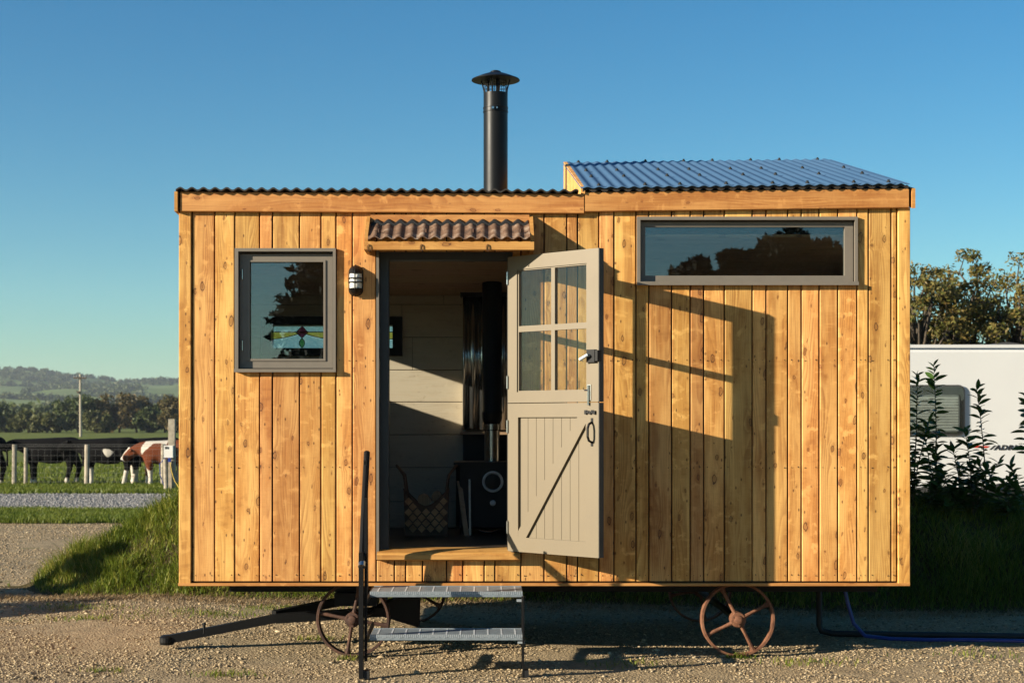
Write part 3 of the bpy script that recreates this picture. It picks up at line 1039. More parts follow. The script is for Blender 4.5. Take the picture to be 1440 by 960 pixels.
DB().sprism([(.088, .782), (.155, .782), (.642, 1.50), (.642, 1.538), (.575, 1.538), (.088, .82)], .0005, .0178).build('brace', M['door'], lower)
# door furniture
lk = DB().slab(.665, .728, 1.868, 1.945, -.022, -.0005); lk.slab(.728, .748, 1.875, 1.94, -.018, .02)
lk.build('lock', M['black'], upper)
kb = DB(); kb.tube(dpt(.688, 1.91, -.022), dpt(.688, 1.91, -.05), .009, n=10); kb.tube(dpt(.688, 1.91, -.045), dpt(.640, 1.885, -.052), .010, .012, n=10)
kb.build('lock_lever', M['galv'], upper)
bl = DB().slab(.655, .685, 1.640, 1.735, -.004, -.0003); bl.tube(dpt(.67, 1.61, -.010), dpt(.67, 1.73, -.010), .006, n=8); bl.tube(dpt(.67, 1.70, -.01), dpt(.655, 1.70, -.03), .005, n=8)
bl.build('bolt', M['steel'], upper)
bb = DB()
for k in range(5): bb.slab(.640 + k * .017, .655 + k * .017, 1.555 + (k % 2) * .006, 1.580 - (k % 3) * .004, -.012, -.0005)
bb.build('bolt_keep', M['black'], lower)
hd = DB(); hd.path([dpt(.692, 1.385, -.004), dpt(.692, 1.395, -.03), dpt(.692, 1.42, -.042), dpt(.692, 1.47, -.042), dpt(.692, 1.495, -.03), dpt(.692, 1.505, -.004)], .0075, 8)
hd.slab(.684, .700, 1.362, 1.392, -.004, -.0005); hd.slab(.684, .700, 1.498, 1.532, -.004, -.0005)
hd.build('pull_handle', M['black'], lower)
for par, z in ((upper, 2.42), (upper, 1.76), (lower, 1.48), (lower, .84)):
    MB().tube(HNG + Vector((-.003, -.004, z - .04)), HNG + Vector((-.003, -.004, z + .04)), .007, n=8).build('hinge', M['steel'], par)
sc = DB(); sc.path([dpt(.045, .70, .01), dpt(.045, .672, .0), dpt(.05, .64, -.005)], .005, 6)
sc.slab(.03, .06, .684, .6895, -.004, .03); sc.build('cabin_hook', M['black'], lower)

# ---- hood over the door
hx0, hx1 = wx(512, -.26), wx(751, -.26)
hood = MB().board_h(hx0, hx1, 2.573, 2.628, -.262, .022).build('door_hood', M['fascia'], hut)
hood['label'] = 'small rusty corrugated hood above the door'
for xx in (hx0 - .0, hx1 - .022):
    MB().prism([(-.239, 2.574), (-.021, 2.574), (-.021, 2.815), (-.034, 2.815), (-.239, 2.672)], xx, xx + .022, 'x').build('hood_side', M['fascia'], hood)
MB().box(hx0 + .023, hx1 - .023, -.045, -.023, 2.765, 2.822).build('hood_ledger', M['fascia'], hood)
corrugated(hx0 + .024, hx1 - .024, -.280, -.05, lambda x: 2.650, .50, .0745, .0085, .004, M['rustsheet'], 'hood_sheet', hood)
corrugated(hx0 + .026, hx1 - .026, -.066, -.046, lambda x: 2.775, .50, .0745, .011, .018, M['rubber'], 'hood_filler', hood)
for k in range(4):
    xx = hx0 + .09 + k * .295
    MB().tube((xx, -.2, 2.690), (xx, -.205, 2.712), .008, n=8).build('hood_screw', M['rustdark'], hood)
for px_ in (519, 593, 686):
    xx = wx(px_, -.27)
    MB().path([(xx + .010 * math.cos(a), -.266, 2.588 + .020 * math.sin(a)) for a in np.linspace(0, 2 * math.pi, 12, endpoint=False)], .0022, 5, closed=True).build('cup_hook', M['rustdark'], hood)

# ---- bulkhead lamp
lc = (wx(501), -.022, wz(395.5))
def dome(hw, hh, dep, zmin=None, zmax=None, y0=0.):
    mb = MB(); n = 28; K = 7; V = []; F = []
    for k in range(K + 1):
        a = math.pi / 2 * k / K
        s, y = max(.02, math.cos(a) ** .7), -dep * math.sin(a)
        for i in range(n):
            t = 2 * math.pi * i / n
            cx, cz = hw * math.cos(t), hw * math.sin(t)
            cz += math.copysign(hh - hw, cz) if abs(cz) > 1e-6 else 0
            z = cz * s if True else cz
            if zmin is not None: z = max(z, zmin)
            if zmax is not None: z = min(z, zmax)
            V.append((lc[0] + cx * s, lc[1] + y + y0, lc[2] + z))
    for k in range(K):
        for i in range(n): F.append((k * n + i, k * n + (i + 1) % n, (k + 1) * n + (i + 1) % n, (k + 1) * n + i))
    F.append(tuple(range(K * n, (K + 1) * n)))
    return mb.add(V, F)
lamp = dome(.0485, .100, .022).build('bulkhead_lamp', M['black'], hut, smooth=True)
lamp['label'] = 'black caged bulkhead lamp beside the door'
dome(.040, .090, .072).build('lamp_glass', M['lampglass'], lamp, smooth=True)
dome(.0445, .097, .078, zmin=.043).build('lamp_cap', M['black'], lamp, smooth=True)
dome(.0445, .097, .078, zmax=-.050).build('lamp_cap', M['black'], lamp, smooth=True)
for dz in (.013, -.012):
    MB().path([(lc[0] - .046, lc[1], lc[2] + dz), (lc[0] - .042, lc[1] - .045, lc[2] + dz), (lc[0] - .02, lc[1] - .078, lc[2] + dz), (lc[0] + .02, lc[1] - .078, lc[2] + dz), (lc[0] + .042, lc[1] - .045, lc[2] + dz), (lc[0] + .046, lc[1], lc[2] + dz)], .004, 6).build('cage_bar', M['black'], lamp)
MB().path([(lc[0], lc[1] - .02, lc[2] + .10), (lc[0], lc[1] - .078, lc[2] + .055), (lc[0], lc[1] - .081, lc[2]), (lc[0], lc[1] - .078, lc[2] - .055), (lc[0], lc[1] - .02, lc[2] - .10)], .004, 6).build('cage_bar', M['black'], lamp)

# ---- flue through the roof
FX, FY = .094, 1.5
flue = MB().lathe([(.089, 2.70), (.089, 3.925), (.084, 3.925), (.084, 3.90)], (FX, FY, 0), n=40).build('flue_pipe', M['flue'], hut, smooth=True)
for z in (3.14, 3.80):
    fb = MB().lathe([(.089, z - .018), (.093, z - .016), (.093, z - .010), (.0905, z - .008), (.0905, z + .012), (.093, z + .014), (.093, z + .020), (.089, z + .022)], (FX, FY, 0), n=40).build('locking_band', M['flue'], flue, smooth=True)
    MB().box(FX - .03, FX - .012, FY - .105, FY - .088, z - .007, z + .010).box(FX + .004, FX + .014, FY - .103, FY - .088, z - .005, z + .009).build('band_clip', M['steel'], flue)
cap = MB().lathe([(.178, 4.020), (.176, 4.026), (.10, 4.058), (.04, 4.078), (.038, 4.086), (.025, 4.092), (.002, 4.094)], (FX, FY, 0), n=40)
cap.lathe([(.178, 4.0195), (.10, 4.046), (.04, 4.066), (.002, 4.07)], (FX, FY, 0), n=40)
cap.build('rain_cap', M['flue'], flue, smooth=True)
for k in range(4):
    a = math.pi / 4 + k * math.pi / 2 + .5
    c, s = math.cos(a), math.sin(a)
    MB().path([(FX + .084 * c, FY + .084 * s, 3.90), (FX + .088 * c, FY + .088 * s, 3.95), (FX + .115 * c, FY + .115 * s, 4.045)], .006, 6).build('cap_strap', M['flue'], flue)
for a in (-.15, -2.1):
    c, s = math.cos(a - 1.2), math.sin(a - 1.2)
    MB().box(FX + .055 * c - .010, FX + .055 * c + .010, FY + .055 * s - .003, FY + .055 * s + .003, 3.9, 4.055).build('cap_strap', M['flue'], flue)
ms = MB()
for k in range(26):
    a = 2 * math.pi * k / 26
    ms.tube((FX + .080 * math.cos(a), FY + .080 * math.sin(a), 3.92), (FX + .080 * math.cos(a), FY + .080 * math.sin(a), 4.035), .0016, n=5)
for z in (3.945, 3.968, 3.991, 4.014):
    ms.path([(FX + .080 * math.cos(a), FY + .080 * math.sin(a), z) for a in np.linspace(0, 2 * math.pi, 26, endpoint=False)], .0016, 5, closed=True)
ms.build('bird_mesh', M['black'], flue)

# ---- running gear
ch = MB()
for yy in (.42, 1.62):
    ch.box(XL + .25, XR - .1, yy - .035, yy + .035, .385, .467)
for xx in (-1.3, -.2, 1.0, 2.3):
    ch.box(xx - .03, xx + .03, .456, 1.584, .39, .462)
ch.build('chassis', M['black'], hut)


def wheel(cx, cy, a0, mat, yaw):
    base = Vector((cx, cy, .236))
    rot = Matrix.Rotation(yaw, 3, 'Z')
    def T(mb):
        mb.v = [tuple(base + rot @ Vector(p)) for p in mb.v]; return mb
    prof = [(.236, -.030), (.240, -.020), (.240, .020), (.236, .030), (.222, .030), (.224, .020), (.224, -.020), (.222, -.030)]
    mb = MB(); n = 56
    V = [(r * math.cos(2 * math.pi * i / n), h, r * math.sin(2 * math.pi * i / n)) for r, h in prof for i in range(n)]
    m_ = len(prof)
    F = [(j * n + i, j * n + (i + 1) % n, ((j + 1) % m_) * n + (i + 1) % n, ((j + 1) % m_) * n + i) for j in range(m_) for i in range(n)]
    rim = T(mb.add(V, F)).build('wheel', mat, hut, smooth=True)
    for k in range(4):
        a = a0 + k * math.pi / 2
        c, s = math.cos(a), math.sin(a)
        sp = MB().path([(.04 * c, -.028, .04 * s), (.10 * c, -.018, .10 * s), (.19 * c, -.006, .19 * s), (.226 * c, 0, .226 * s)], [.014, .0105, .0125, .022], 8)
        T(sp).build('spoke', mat, rim, smooth=True)
    hb = MB().lathe([(.048, .05), (.050, -.035), (.046, -.042), (.030, -.045), (.028, -.060), (.020, -.066), (.004, -.067)], (0, 0, 0), 'y', 20)
    for k in range(3):
        a = .6 + k * 2.1
        hb.tube((.036 * math.cos(a), -.043, .036 * math.sin(a)), (.036 * math.cos(a), -.053, .036 * math.sin(a)), .007, n=6)
    T(hb).build('hub', mat, rim, smooth=True)


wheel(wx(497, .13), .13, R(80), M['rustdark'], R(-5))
wheel(wx(1037, .13), .13, R(27), M['rust'], R(0))
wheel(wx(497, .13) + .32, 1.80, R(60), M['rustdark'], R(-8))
wheel(wx(1037, .13), 1.84, R(10), M['rust'], R(0))
ax = MB().tube((wx(497, .13), .16, .236), (wx(497, .13) + .32, 1.78, .236), .024, n=10)
ax.box(wx(470, .3), wx(530, .3), .30, .55, .30, .384)
ax.build('axle', M['black'], hut)
MB().tube((wx(1037, .13), .165, .236), (wx(1037, .13), 1.83, .236), .024, n=10).build('axle', M['black'], hut)
br = MB()
br.prism([(wx(535, .6), .20), (wx(590, .6), .12), (wx(592, .6), .384), (wx(578, .6), .384), (wx(540, .6), .27)], .58, .61, 'y')
br.build('turntable_bracket', M['black'], hut)
tb = MB()
def bar(mb, p0, p1, w, h):
    p0, p1 = Vector(p0), Vector(p1)
    d = (p1 - p0).normalized(); s = d.cross(Vector((0, 0, 1))).normalized(); u = s.cross(d)
    vs = [p + s * a * w / 2 + u * b * h / 2 for p in (p0, p1) for a, b in ((-1, -1), (1, -1), (1, 1), (-1, 1))]
    mb.add(vs, [(0, 1, 2, 3)[::-1], (4, 5, 6, 7), (0, 1, 5, 4), (1, 2, 6, 5), (2, 3, 7, 6), (3, 0, 4, 7)])
    return mb
tip = Vector((wx(240, .45), .45, .065))
bar(tb, tip, (wx(392, .52), .52, wz(868, .52)), .06, .055)
bar(tb, (wx(388, .52), .52, wz(869, .52)), (wx(560, .62), .62, wz(858, .62)), .075, .062)
bar(tb, (wx(385, .55), .56, wz(864, .55)), (wx(600, 1.3), 1.35, .335), .06, .055)
tb.lathe([(.001, -.03), (.045, -.028), (.05, -.01), (.05, .02), (.03, .035), (.001, .036)], (tip.x - .025, .45, .055), 'z', 16)
tb.build('drawbar', M['black'], hut)
MB().tube((wx(287, .45), .45, wz(890, .45)), (wx(287, .45), .45, wz(875, .45)), .010, n=8).tube((wx(287, .45), .45, wz(878, .45)), (wx(287, .45), .45, wz(876, .45)), .016, n=6).build('drawbar_pin', M['black'], hut)

# ------------------------------------------------------------------ steps with hand rail
M['galv_plate'] = plain('worn_zinc_plate', (.22, .255, .275), .5, .3, .4, nscale=30, c2=(.16, .185, .20))
M['galv_light'] = plain('bright_zinc', (.60, .62, .62), .5, .2, .5, nscale=40)
sx0, sx1 = wx(519, -.6), wx(735, -.6)
steps = thing('entry_steps', ((sx0 + sx1) / 2, -.45, 0), 'galvanised two-tread steps with black hand rail below the open door', 'steps')
for (ya, yb_, z) in ((-.48, -.12, .477), (-.75, -.44, .254)):
    xa, xb = wx(520, ya), wx(735, ya)
    t = MB().box(xa, xb, ya, ya + .006, z - .028, z + .004).box(xa, xb, yb_ - .006, yb_, z - .028, z + .002)
    t.box(xa, xb, ya + .0065, yb_ - .0065, z - .010, z - .003)
    tr = t.build('tread', M['galv_plate'], steps)
    lp = MB()
    for k in range(75):                                      # serrated nosing
        xx = xa + .006 + (xb - xa - .012) * k / 74
        lp.box(xx - .004, xx + .004, ya - .0015, ya - .0003, z - .012 + .004 * math.sin(k * 1.7), z + .006)
    lp.build('nosing', M['galv'], tr)
    for k in range(11):
        xx = xa + (xb - xa) * (k + .5) / 11
        MB().box(xx - .0045, xx + .0045, ya + .0065, yb_ - .0065, z - .0028, z - .0016).build('grating_bar', M['galv_light'], tr)
xr = wx(735, -.73)
lg = MB().box(xr - .002, xr + .008, -.765, -.700, .006, wz(838, -.73)).build('leg', M['black'], steps)
MB().box(xr + .010, xr + .035, -.765, -.69, .004, .05).build('foot_plate', M['rubber'], lg)
MB().box(xr + .0, xr + .012, -.47, -.44, .004, .45).build('leg', M['black'], steps)
for z in (.20, .43):
    bar(MB(), (xr + .004, -.72, z), (xr + .004, -.14, z + .02), .012, .03).build('side_bar', M['black'], steps)
for z, yy in ((.235, -.72), (.455, -.5)):
    MB().box(xr - .03, xr + .012, yy - .02, yy + .02, z - .03, z - .018).build('bracket', M['galv'], steps)
xl0 = wx(509, -.74)
lg = MB().box(xl0 - .016, xl0 + .010, -.785, -.720, .004, wz(776, -.74)).build('leg', M['black'], steps)
MB().box(xl0 + .0135, xl0 + .030, -.74, -.715, .10, wz(700, -.72)).build('rail_post', M['black'], steps)
MB().box(xl0 + .012, xl0 + .045, -.775, -.71, .003, .05).build('foot_plate', M['rubber'], lg)
bar(MB(), (xl0 - .014, -.20, .455), (xl0 - .014, -.262, 1.27), .02, .062).build('leg', M['black'], steps)
MB().path([(wx(508.5, -.78), -.78, .668), (wx(512, -.5), -.5, .99), (wx(516, -.2), -.2, 1.318)], .0195, 10).build('hand_rail', M['black'], steps)
MB().path([(wx(508.5, -.78), -.786, .661), (wx(508.6, -.78), -.765, .685)], .0225, 10).build('rail_ferrule', M['steel'], steps)
for z in (.22, .44):
    bar(MB(), (xl0 + .022, -.73, z), (xl0 + .022, -.14, z + .02), .012, .03).build('side_bar', M['black'], steps)

# ------------------------------------------------------------------ things inside the doorway
M['satin'] = plain('satin_nickel', (.80, .77, .71), .5, .1, .5)
M['shield'] = plain('dark_steel_sheet', (.55, .55, .53), .20, .95, .5, nscale=3)
stx0, stx1, sty = wx(641, 1.25), wx(735, 1.25), 1.22
stove = thing('wood_stove', ((stx0 + stx1) / 2, 1.45, ZF), 'black cast stove with round steel-rimmed window inside the doorway', 'stove')
b = MB()
b.prism([(stx0 + .03, sty), (stx1 - .03, sty), (stx1, sty + .05), (stx1, 1.66), (stx0, 1.66), (stx0, sty + .05)], ZF + .06, wz(653, 1.25), 'z')
b.build('body', M['black'], stove)
b = MB().box(stx0 - .015, stx1 + .015, sty - .02, 1.68, wz(653, 1.25), wz(653, 1.25) + .02)
b.build('top_plate', M['black'], stove)
for xx in (stx0 + .05, stx1 - .05):
    for yy in (sty + .07, 1.6):
        MB().tube((xx, yy, ZF), (xx, yy, ZF + .062), .018, .024, n=8).build('leg', M['black'], stove)
rc = (wx(693, 1.21), wz(677, 1.21))
MB().lathe([(.070, sty - .002), (.076, sty - .012), (.066, sty - .020), (.058, sty - .010), (.056, sty - .002)], (rc[0], 0, rc[1]), 'y', 32).build('window_rim', M['satin'], stove, smooth=True)
MB().lathe([(.05705, sty - .013), (.02, sty - .0165), (.001, sty - .017)], (rc[0], 0, rc[1]), 'y', 32).build('window_glass', M['flue'], stove, smooth=True)
kc = (wx(693, 1.2), wz(707, 1.2))
MB().lathe([(.021, sty - .001), (.021, sty - .012), (.014, sty - .020), (.001, sty - .021)], (kc[0], 0, kc[1]), 'y', 20).build('air_knob', M['satin'], stove, smooth=True)
MB().path([(wx(672, 1.2) + t * .15, sty - .012, wz(744, 1.2) - .02 * math.sin(math.pi * t)) for t in np.linspace(0, 1, 8)], .005, 6).build('ash_lip', M['steel'], stove)
px_ = (wx(692, 1.5), 1.5)
MB().lathe([(.058, wz(654, 1.4)), (.058, wz(605, 1.5)), (.066, wz(604, 1.5)), (.066, wz(596, 1.5))], (px_[0], px_[1], 0), n=28).build('stove_pipe', M['steel'], stove, smooth=True)
MB().lathe([(.060, wz(596, 1.5)), (.074, wz(588, 1.5)), (.074, wz(582, 1.5)), (.077, wz(581, 1.5)), (.077, wz(578, 1.5)), (.073, wz(577, 1.5)), (.073, 2.70)], (px_[0], px_[1], 0), n=28).build('insulated_pipe', M['flue'], stove, smooth=True)
# heat shield on the rear wall is fixed to the cabin
hsx0 = wx(651, 1.85)
V, F = [], []
xs = np.arange(hsx0, .85, .0096)
for z in (wz(604, 1.85), 2.535):
    for x_ in xs: V.append((x_, 1.86 - .016 * math.cos((x_ - hsx0) / .0765 * 2 * math.pi), z))
n = len(xs)
F = [(i, i + 1, n + i + 1, n + i) for i in range(n - 1)]
shield = MB().add(V, F).build('heat_shield', M['shield'], hut, smooth=True)
shield.modifiers.new('thickness', 'SOLIDIFY').thickness = .003
MB().box(hsx0 - .02, .85, 1.78, 1.95, wz(607, 1.8) - .02, wz(607, 1.8)).build('shield_ledge', M['ceiling'], hut)
MB().box(hsx0 + .0, .85, 1.88, 1.95, ZF, wz(607, 1.8) - .021).build('hearth_panel', M['black'], hut)
MB().box(hsx0 - .004, hsx0 + .016, 1.86, 1.95, wz(607, 1.8) + .001, 2.535).build('shield_edge', M['white_board'], hut)
MB().box(hsx0 - .02, .85, 1.82, 1.95, 2.46, 2.52).build('shield_rail', M['black'], hut)

# woven basket of logs
bkx, bky = wx(600, 1.15), 1.15
basket = thing('log_basket', (bkx, bky, ZF), 'woven birch-strip basket with two loop handles on the cabin floor', 'basket')
bw_, bd, bh = .160, .11, .34
sl = MB()
def top(t): return ZF + bh * (.62 + .38 * abs(t) ** 1.6)
for side in (-1, 1):
    V = []; N_ = 14
    for i in range(N_ + 1):
        t = -1 + 2 * i / N_
        V += [(bkx + t * bw_ * .93, bky + side * bd * .92, ZF + .004), (bkx + t * bw_, bky + side * bd, top(t))]
    sl.add(V, [(2 * i, 2 * i + 2, 2 * i + 3, 2 * i + 1) for i in range(N_)])
for s in (-1, 1):
    sl.add([(bkx + s * bw_ * .93, bky - bd * .92, ZF + .004), (bkx + s * bw_ * .93, bky + bd * .92, ZF + .004), (bkx + s * bw_, bky + bd, top(1)), (bkx + s * bw_, bky - bd, top(1))], [(0, 1, 2, 3)])
sl.box(bkx - bw_ * .92, bkx + bw_ * .92, bky - bd * .9, bky + bd * .9, ZF + .004, ZF + .012)
M['birch'] = plain('birch_strip', (.60, .30, .12), .55, var=.2, nscale=14, c2=(.36, .16, .06))
M['birch_dark'] = plain('birch_strip_dark', (.16, .075, .035), .6, var=.2)
sl.build('basket_wall', M['birch_dark'], basket)
# diagonal strips, proud of the wall, shortest ones trimmed at the rim
q = .062
for i in range(-6, 7):
    for j in range(-1, 8):
        u = (i + (j % 2) * .5) * q; vv = (j + .5) * q * .62
        c = [(u, vv - q * .46), (u + q * .46, vv), (u, vv + q * .46), (u - q * .46, vv)]
        if any(abs(a) > bw_ * .97 or bb_ < .008 or ZF + bb_ > top(a / bw_) for a, bb_ in c): continue
        dp = .007 if (i + j) % 2 else .011
        MB().prism([(bkx + a, ZF + bb_) for a, bb_ in c], bky - bd - dp, bky - bd - .002, 'y').build('strip', M['birch'], basket)
for s in (-1, 1):
    hxp = bkx + s * bw_ * .86
    MB().path([(hxp, bky - bd, top(.8) - .08), (hxp + s * .004, bky - bd, top(.8) + .02), (hxp + s * .02, bky - .06, ZF + .43), (hxp + s * .075, bky, ZF + .50), (hxp + s * .02, bky + .06, ZF + .43), (hxp, bky + bd, top(.8) - .02)], .010, 8).build('handle', M['birch_dark'], basket, smooth=True)
MB().path([(bkx + t * bw_, bky - bd - .002, top(t)) for t in np.linspace(-1, 1, 14)], .008, 6).build('rim', M['birch_dark'], basket)
for k, (dx, dz, r) in enumerate([(-.07, .15, .055), (.05, .17, .06), (-.02, .25, .05), (.075, .28, .04)]):
    poly = [(bkx + dx + r * math.cos(a) * (1 + .2 * math.sin(3 * a + k)), ZF + dz + r * math.sin(a)) for a in np.linspace(0, 2 * math.pi, 8, endpoint=False)]
    lo = MB().prism(poly, bky - .088 + .01 * k, bky + .088, 'y').build('firewood_log', M['log'], None, origin=(bkx + dx, bky, ZF + dz))
    tag(lo, ['pale log at the left front in the woven basket', 'pale log at the right front in the woven basket', 'middle log lying on top of two others in the basket', 'thin topmost log at the right of the basket'][k], 'log', 'firewood logs in the basket')
st = MB()
bar(st, (wx(656, 1.12), 1.10, ZF + .002), (wx(646, 1.3), 1.24, 1.085), .034, .012)
tag(st.build('kindling_slat', M['ceiling'], None, origin=(wx(656, 1.12), 1.10, ZF)), 'thin wooden slat leaning beside the black stove', 'stick')
st = MB()
bar(st, (wx(661, 1.18), 1.17, ZF + .002), (wx(660, 1.2), 1.205, 1.10), .014, .014)
tag(st.build('stove_poker', M['steel'], None, origin=(wx(661, 1.18), 1.17, ZF)), 'slim grey poker standing against the stove side', 'poker')

# ------------------------------------------------------------------ hose and pipe at the right
h = MB().path([(wx(1178, .75), .75, .50), (wx(1186, .75), .75, .40), (wx(1192, .75), .75, .27), (wx(1200, .75), .74, .13), (wx(1216, .74), .73, .045), (wx(1250, .72), .70, .030),
               (wx(1300, .7), .68, .026), (wx(1360, .68), .66, .028), (wx(1440, .66), .62, .026), (wx(1600, .6), .55, .024)], .013, 8)
tag(h.build('water_hose', M['hose'], None, smooth=True, origin=(wx(1216, .74), .73, 0)), 'blue water hose running from under the cabin along the gravel', 'hose')
h = MB().path([(wx(1152, .95), .95, .5), (wx(1152, .95), .95, .09), (wx(1155, .95), .95, .05), (wx(1170, .95), .94, .032), (wx(1440, .9), .80, .032), (wx(1650, .8), .72, .032)], .022, 10)
tag(h.build('drain_pipe', M['rubber'], None, smooth=True, origin=(wx(1152, .95), .95, 0)), 'black pipe dropping behind the right wheel and along the ground', 'pipe')

#--SECTION REST--
# ------------------------------------------------------------------ plants
def tree(name, base, H, crown, label, mats, leaves, lsize, group=None, seed=0, trunk_r=.12, cat='tree', clumps=26, low=.25, spread=.5, cone=False, nb=14, cl=(.16, .18)):
    """tapered trunk with limbs, crown of leaf-sized faces gathered in clumps. crown=(rx, ry)"""
    rr = np.random.default_rng(seed)
    t = thing(name, base, label, cat, group)
    tb_ = MB()
    bx_, by_, bz_ = base
    N_ = 6
    wob = rr.normal(0, H * .015, (N_ + 1, 2))
    axis_ = [Vector((wob[i][0] * i / N_, wob[i][1] * i / N_, H * (.92 if cone else .7) * i / N_)) for i in range(N_ + 1)]
    tb_.path([(bx_ + p.x, by_ + p.y, bz_ + p.z - .05) for p in axis_], [trunk_r * (1 - .8 * i / N_) for i in range(N_ + 1)], 8)
    cents = []
    for k in range(clumps):
        while True:
            q_ = rr.uniform(-1, 1, 3)
            if (q_ ** 2).sum() <= 1: break
        if cone:
            h_ = rr.random() ** 1.3
            ang = rr.random() * 6.283; rad = (1 - h_) ** .85 * (.35 + .65 * rr.random() ** .5)
            c = np.array([crown[0] * rad * math.cos(ang), crown[1] * rad * math.sin(ang), H * (low + (1 - low) * h_)])
            cr = crown[0] * (.09 + .17 * (1 - h_))
        else:
            q_ = q_ / max(.01, np.linalg.norm(q_)) * np.linalg.norm(q_) ** .6
            c = np.array([crown[0] * q_[0], crown[1] * q_[1], H * (low + 1) / 2 + H * (1 - low) / 2 * .88 * q_[2]])
            cr = crown[0] * (cl[0] + cl[1] * rr.random())
        cents.append((c, cr))
    for c, cr in cents[:nb]:
        f = min(1, max(.15, (c[2] / H - .18) / .75 * .9))
        p0 = axis_[0].lerp(axis_[-1], f)
        pe = Vector(c)
        mid = p0.lerp(pe, .5) + Vector((rr.normal(0, .05) * H * .5, rr.normal(0, .03) * H * .3, rr.normal(-.02, .02) * H))
        q3 = p0.lerp(pe, .78) + Vector((rr.normal(0, .03) * H * .4, 0, 0))
        tb_.path([(bx_ + p.x, by_ + p.y, bz_ + p.z) for p in (p0, mid, q3, pe)], [trunk_r * .42, trunk_r * .3, trunk_r * .2, trunk_r * .06], 6)
    tb_.build('trunk', mats[0], t, smooth='all')
    per = max(1, leaves // clumps)
    P = []
    for c, cr in cents:
        d = rr.normal(0, 1, (per, 3)); d /= np.linalg.norm(d, axis=1)[:, None]
        rad = cr * rr.random(per)[:, None] ** .45
        sq = np.array([1.15, 1.15, .34 if cone else .8])
        P.append(c + d * rad * sq)
    P = np.concatenate(P)
    P[:, 2] = np.maximum(P[:, 2], .05)
    t_ = rr.normal(0, 1, (len(P), 3)); t_ /= np.linalg.norm(t_, axis=1)[:, None]
    b_ = np.cross(t_, rr.normal(0, 1, (len(P), 3))); b_ /= np.maximum(1e-6, np.linalg.norm(b_, axis=1))[:, None]
    s = (lsize * (.6 + .8 * rr.random(len(P))))[:, None]
    Vv = np.stack([P - t_ * s, P + b_ * s * .42 - t_ * s * .1, P + t_ * s, P - b_ * s * .42], 1).reshape(-1, 3)
    i = np.arange(len(P)) * 4
    arr_mesh('crown', Vv, [np.stack([i, i + 1, i + 2, i + 3], 1)], mats[1], t)
    return t


M['bark'] = plain('bark', (.085, .065, .045), .9, var=.25, nscale=20, bump=.4, bscale=30)
M['bark2'] = plain('grey_bark', (.13, .115, .09), .9, var=.25, nscale=20, bump=.4, bscale=30)
M['autumn'] = leafy('turning_leaves', [(.050, .062, .014), (.10, .105, .024), (.14, .12, .031), (.19, .13, .038), (.10, .095, .024)], .5, .3, .8)
M['oak'] = leafy('dark_oak_leaves', [(.034, .052, .015), (.060, .080, .021), (.10, .105, .028)], .55, .2, .12)
M['brownoak'] = leafy('browning_leaves', [(.052, .052, .016), (.095, .075, .024), (.145, .092, .030)], .55, .2, .12)
M['olive'] = leafy('olive_leaves', [(.045, .056, .016), (.08, .086, .024), (.12, .11, .032)], .55, .2, .12)
M['conifer'] = leafy('conifer_needles', [(.004, .008, .004), (.007, .012, .005), (.010, .015, .006)], .8, .0, .4)
M['laurel'] = leafy('laurel_leaf', [(.030, .068, .013), (.050, .10, .018), (.075, .13, .024)], .35, .3, 2)

# trees beyond the caravan, each with its own place
lab = ['turning tree directly right of the cabin corner, behind the caravan', 'taller turning tree rising behind the middle of the caravan',
       'turning tree behind the caravan at the right edge of the photo', 'low turning tree filling the gap behind the caravan roof',
       'second low turning tree behind the caravan rooflight']
for k, (px_, Y, py_, rx, low) in enumerate([(1288, 20.5, 356, 1.0, .25), (1352, 21.5, 338, 1.1, .25), (1432, 20.8, 334, 1.2, .25), (1320, 23.5, 398, 1.0, .15), (1408, 24.0, 400, 1.1, .15)]):
    H = wz(py_, Y) - .02
    tree('field_tree', (wx(px_, Y), Y, 0), H, (rx, rx), lab[k], (M['bark'], M['autumn']), 9500 if k < 3 else 3500, .048, 'trees behind the caravan', seed=40 + k, trunk_r=.09, clumps=90 if k < 3 else 40, nb=70, low=low, cl=(.10, .16))
for k, (xx, Y, H) in enumerate([(13.2, 22, 5.0), (15.6, 23, 4.8)]):
    tree('field_tree', (xx, Y, 0), H, (1.3, 1.3), ['turning tree just beyond the right edge of the photo', 'farthest turning tree beyond the right edge of the photo'][k], (M['bark'], M['autumn']), 4000, .08, 'trees behind the caravan', seed=60 + k, trunk_r=.1, clumps=40, nb=20, low=.2)

# tree line across the pasture
TL = [(8, 40, 568, 250, 'o'), (40, 30, 577, 240, 'v'), (66, 30, 580, 235, 'v'), (84, 30, 571, 255, 'o'), (110, 46, 553, 245, 'o'), (136, 28, 577, 235, 'v'), (147, 30, 566, 255, 'b'),
      (168, 44, 546, 245, 'b'), (192, 36, 556, 250, 'b'), (212, 28, 574, 240, 'o'), (232, 34, 566, 245, 'o'), (248, 36, 551, 235, 'b'), (-18, 36, 566, 240, 'o'), (275, 44, 560, 240, 'b')]
TN = {'o': 'dark green', 'v': 'olive green', 'b': 'browning'}
wh = ['at the left edge of the photo', 'above the left black cow', 'between the olive shrubby tree and the pole', 'just left of the telegraph pole', 'directly behind the telegraph pole', 'right of the telegraph pole',
      'left of the tallest browning tree', 'tallest of the row, right of the pole', 'right of the tallest browning tree', 'low in the row before the cabin', 'left of the tree at the cabin wall', 'touching the cabin wall in view',
      'beyond the left edge of the photo', 'hidden mostly by the cabin wall']
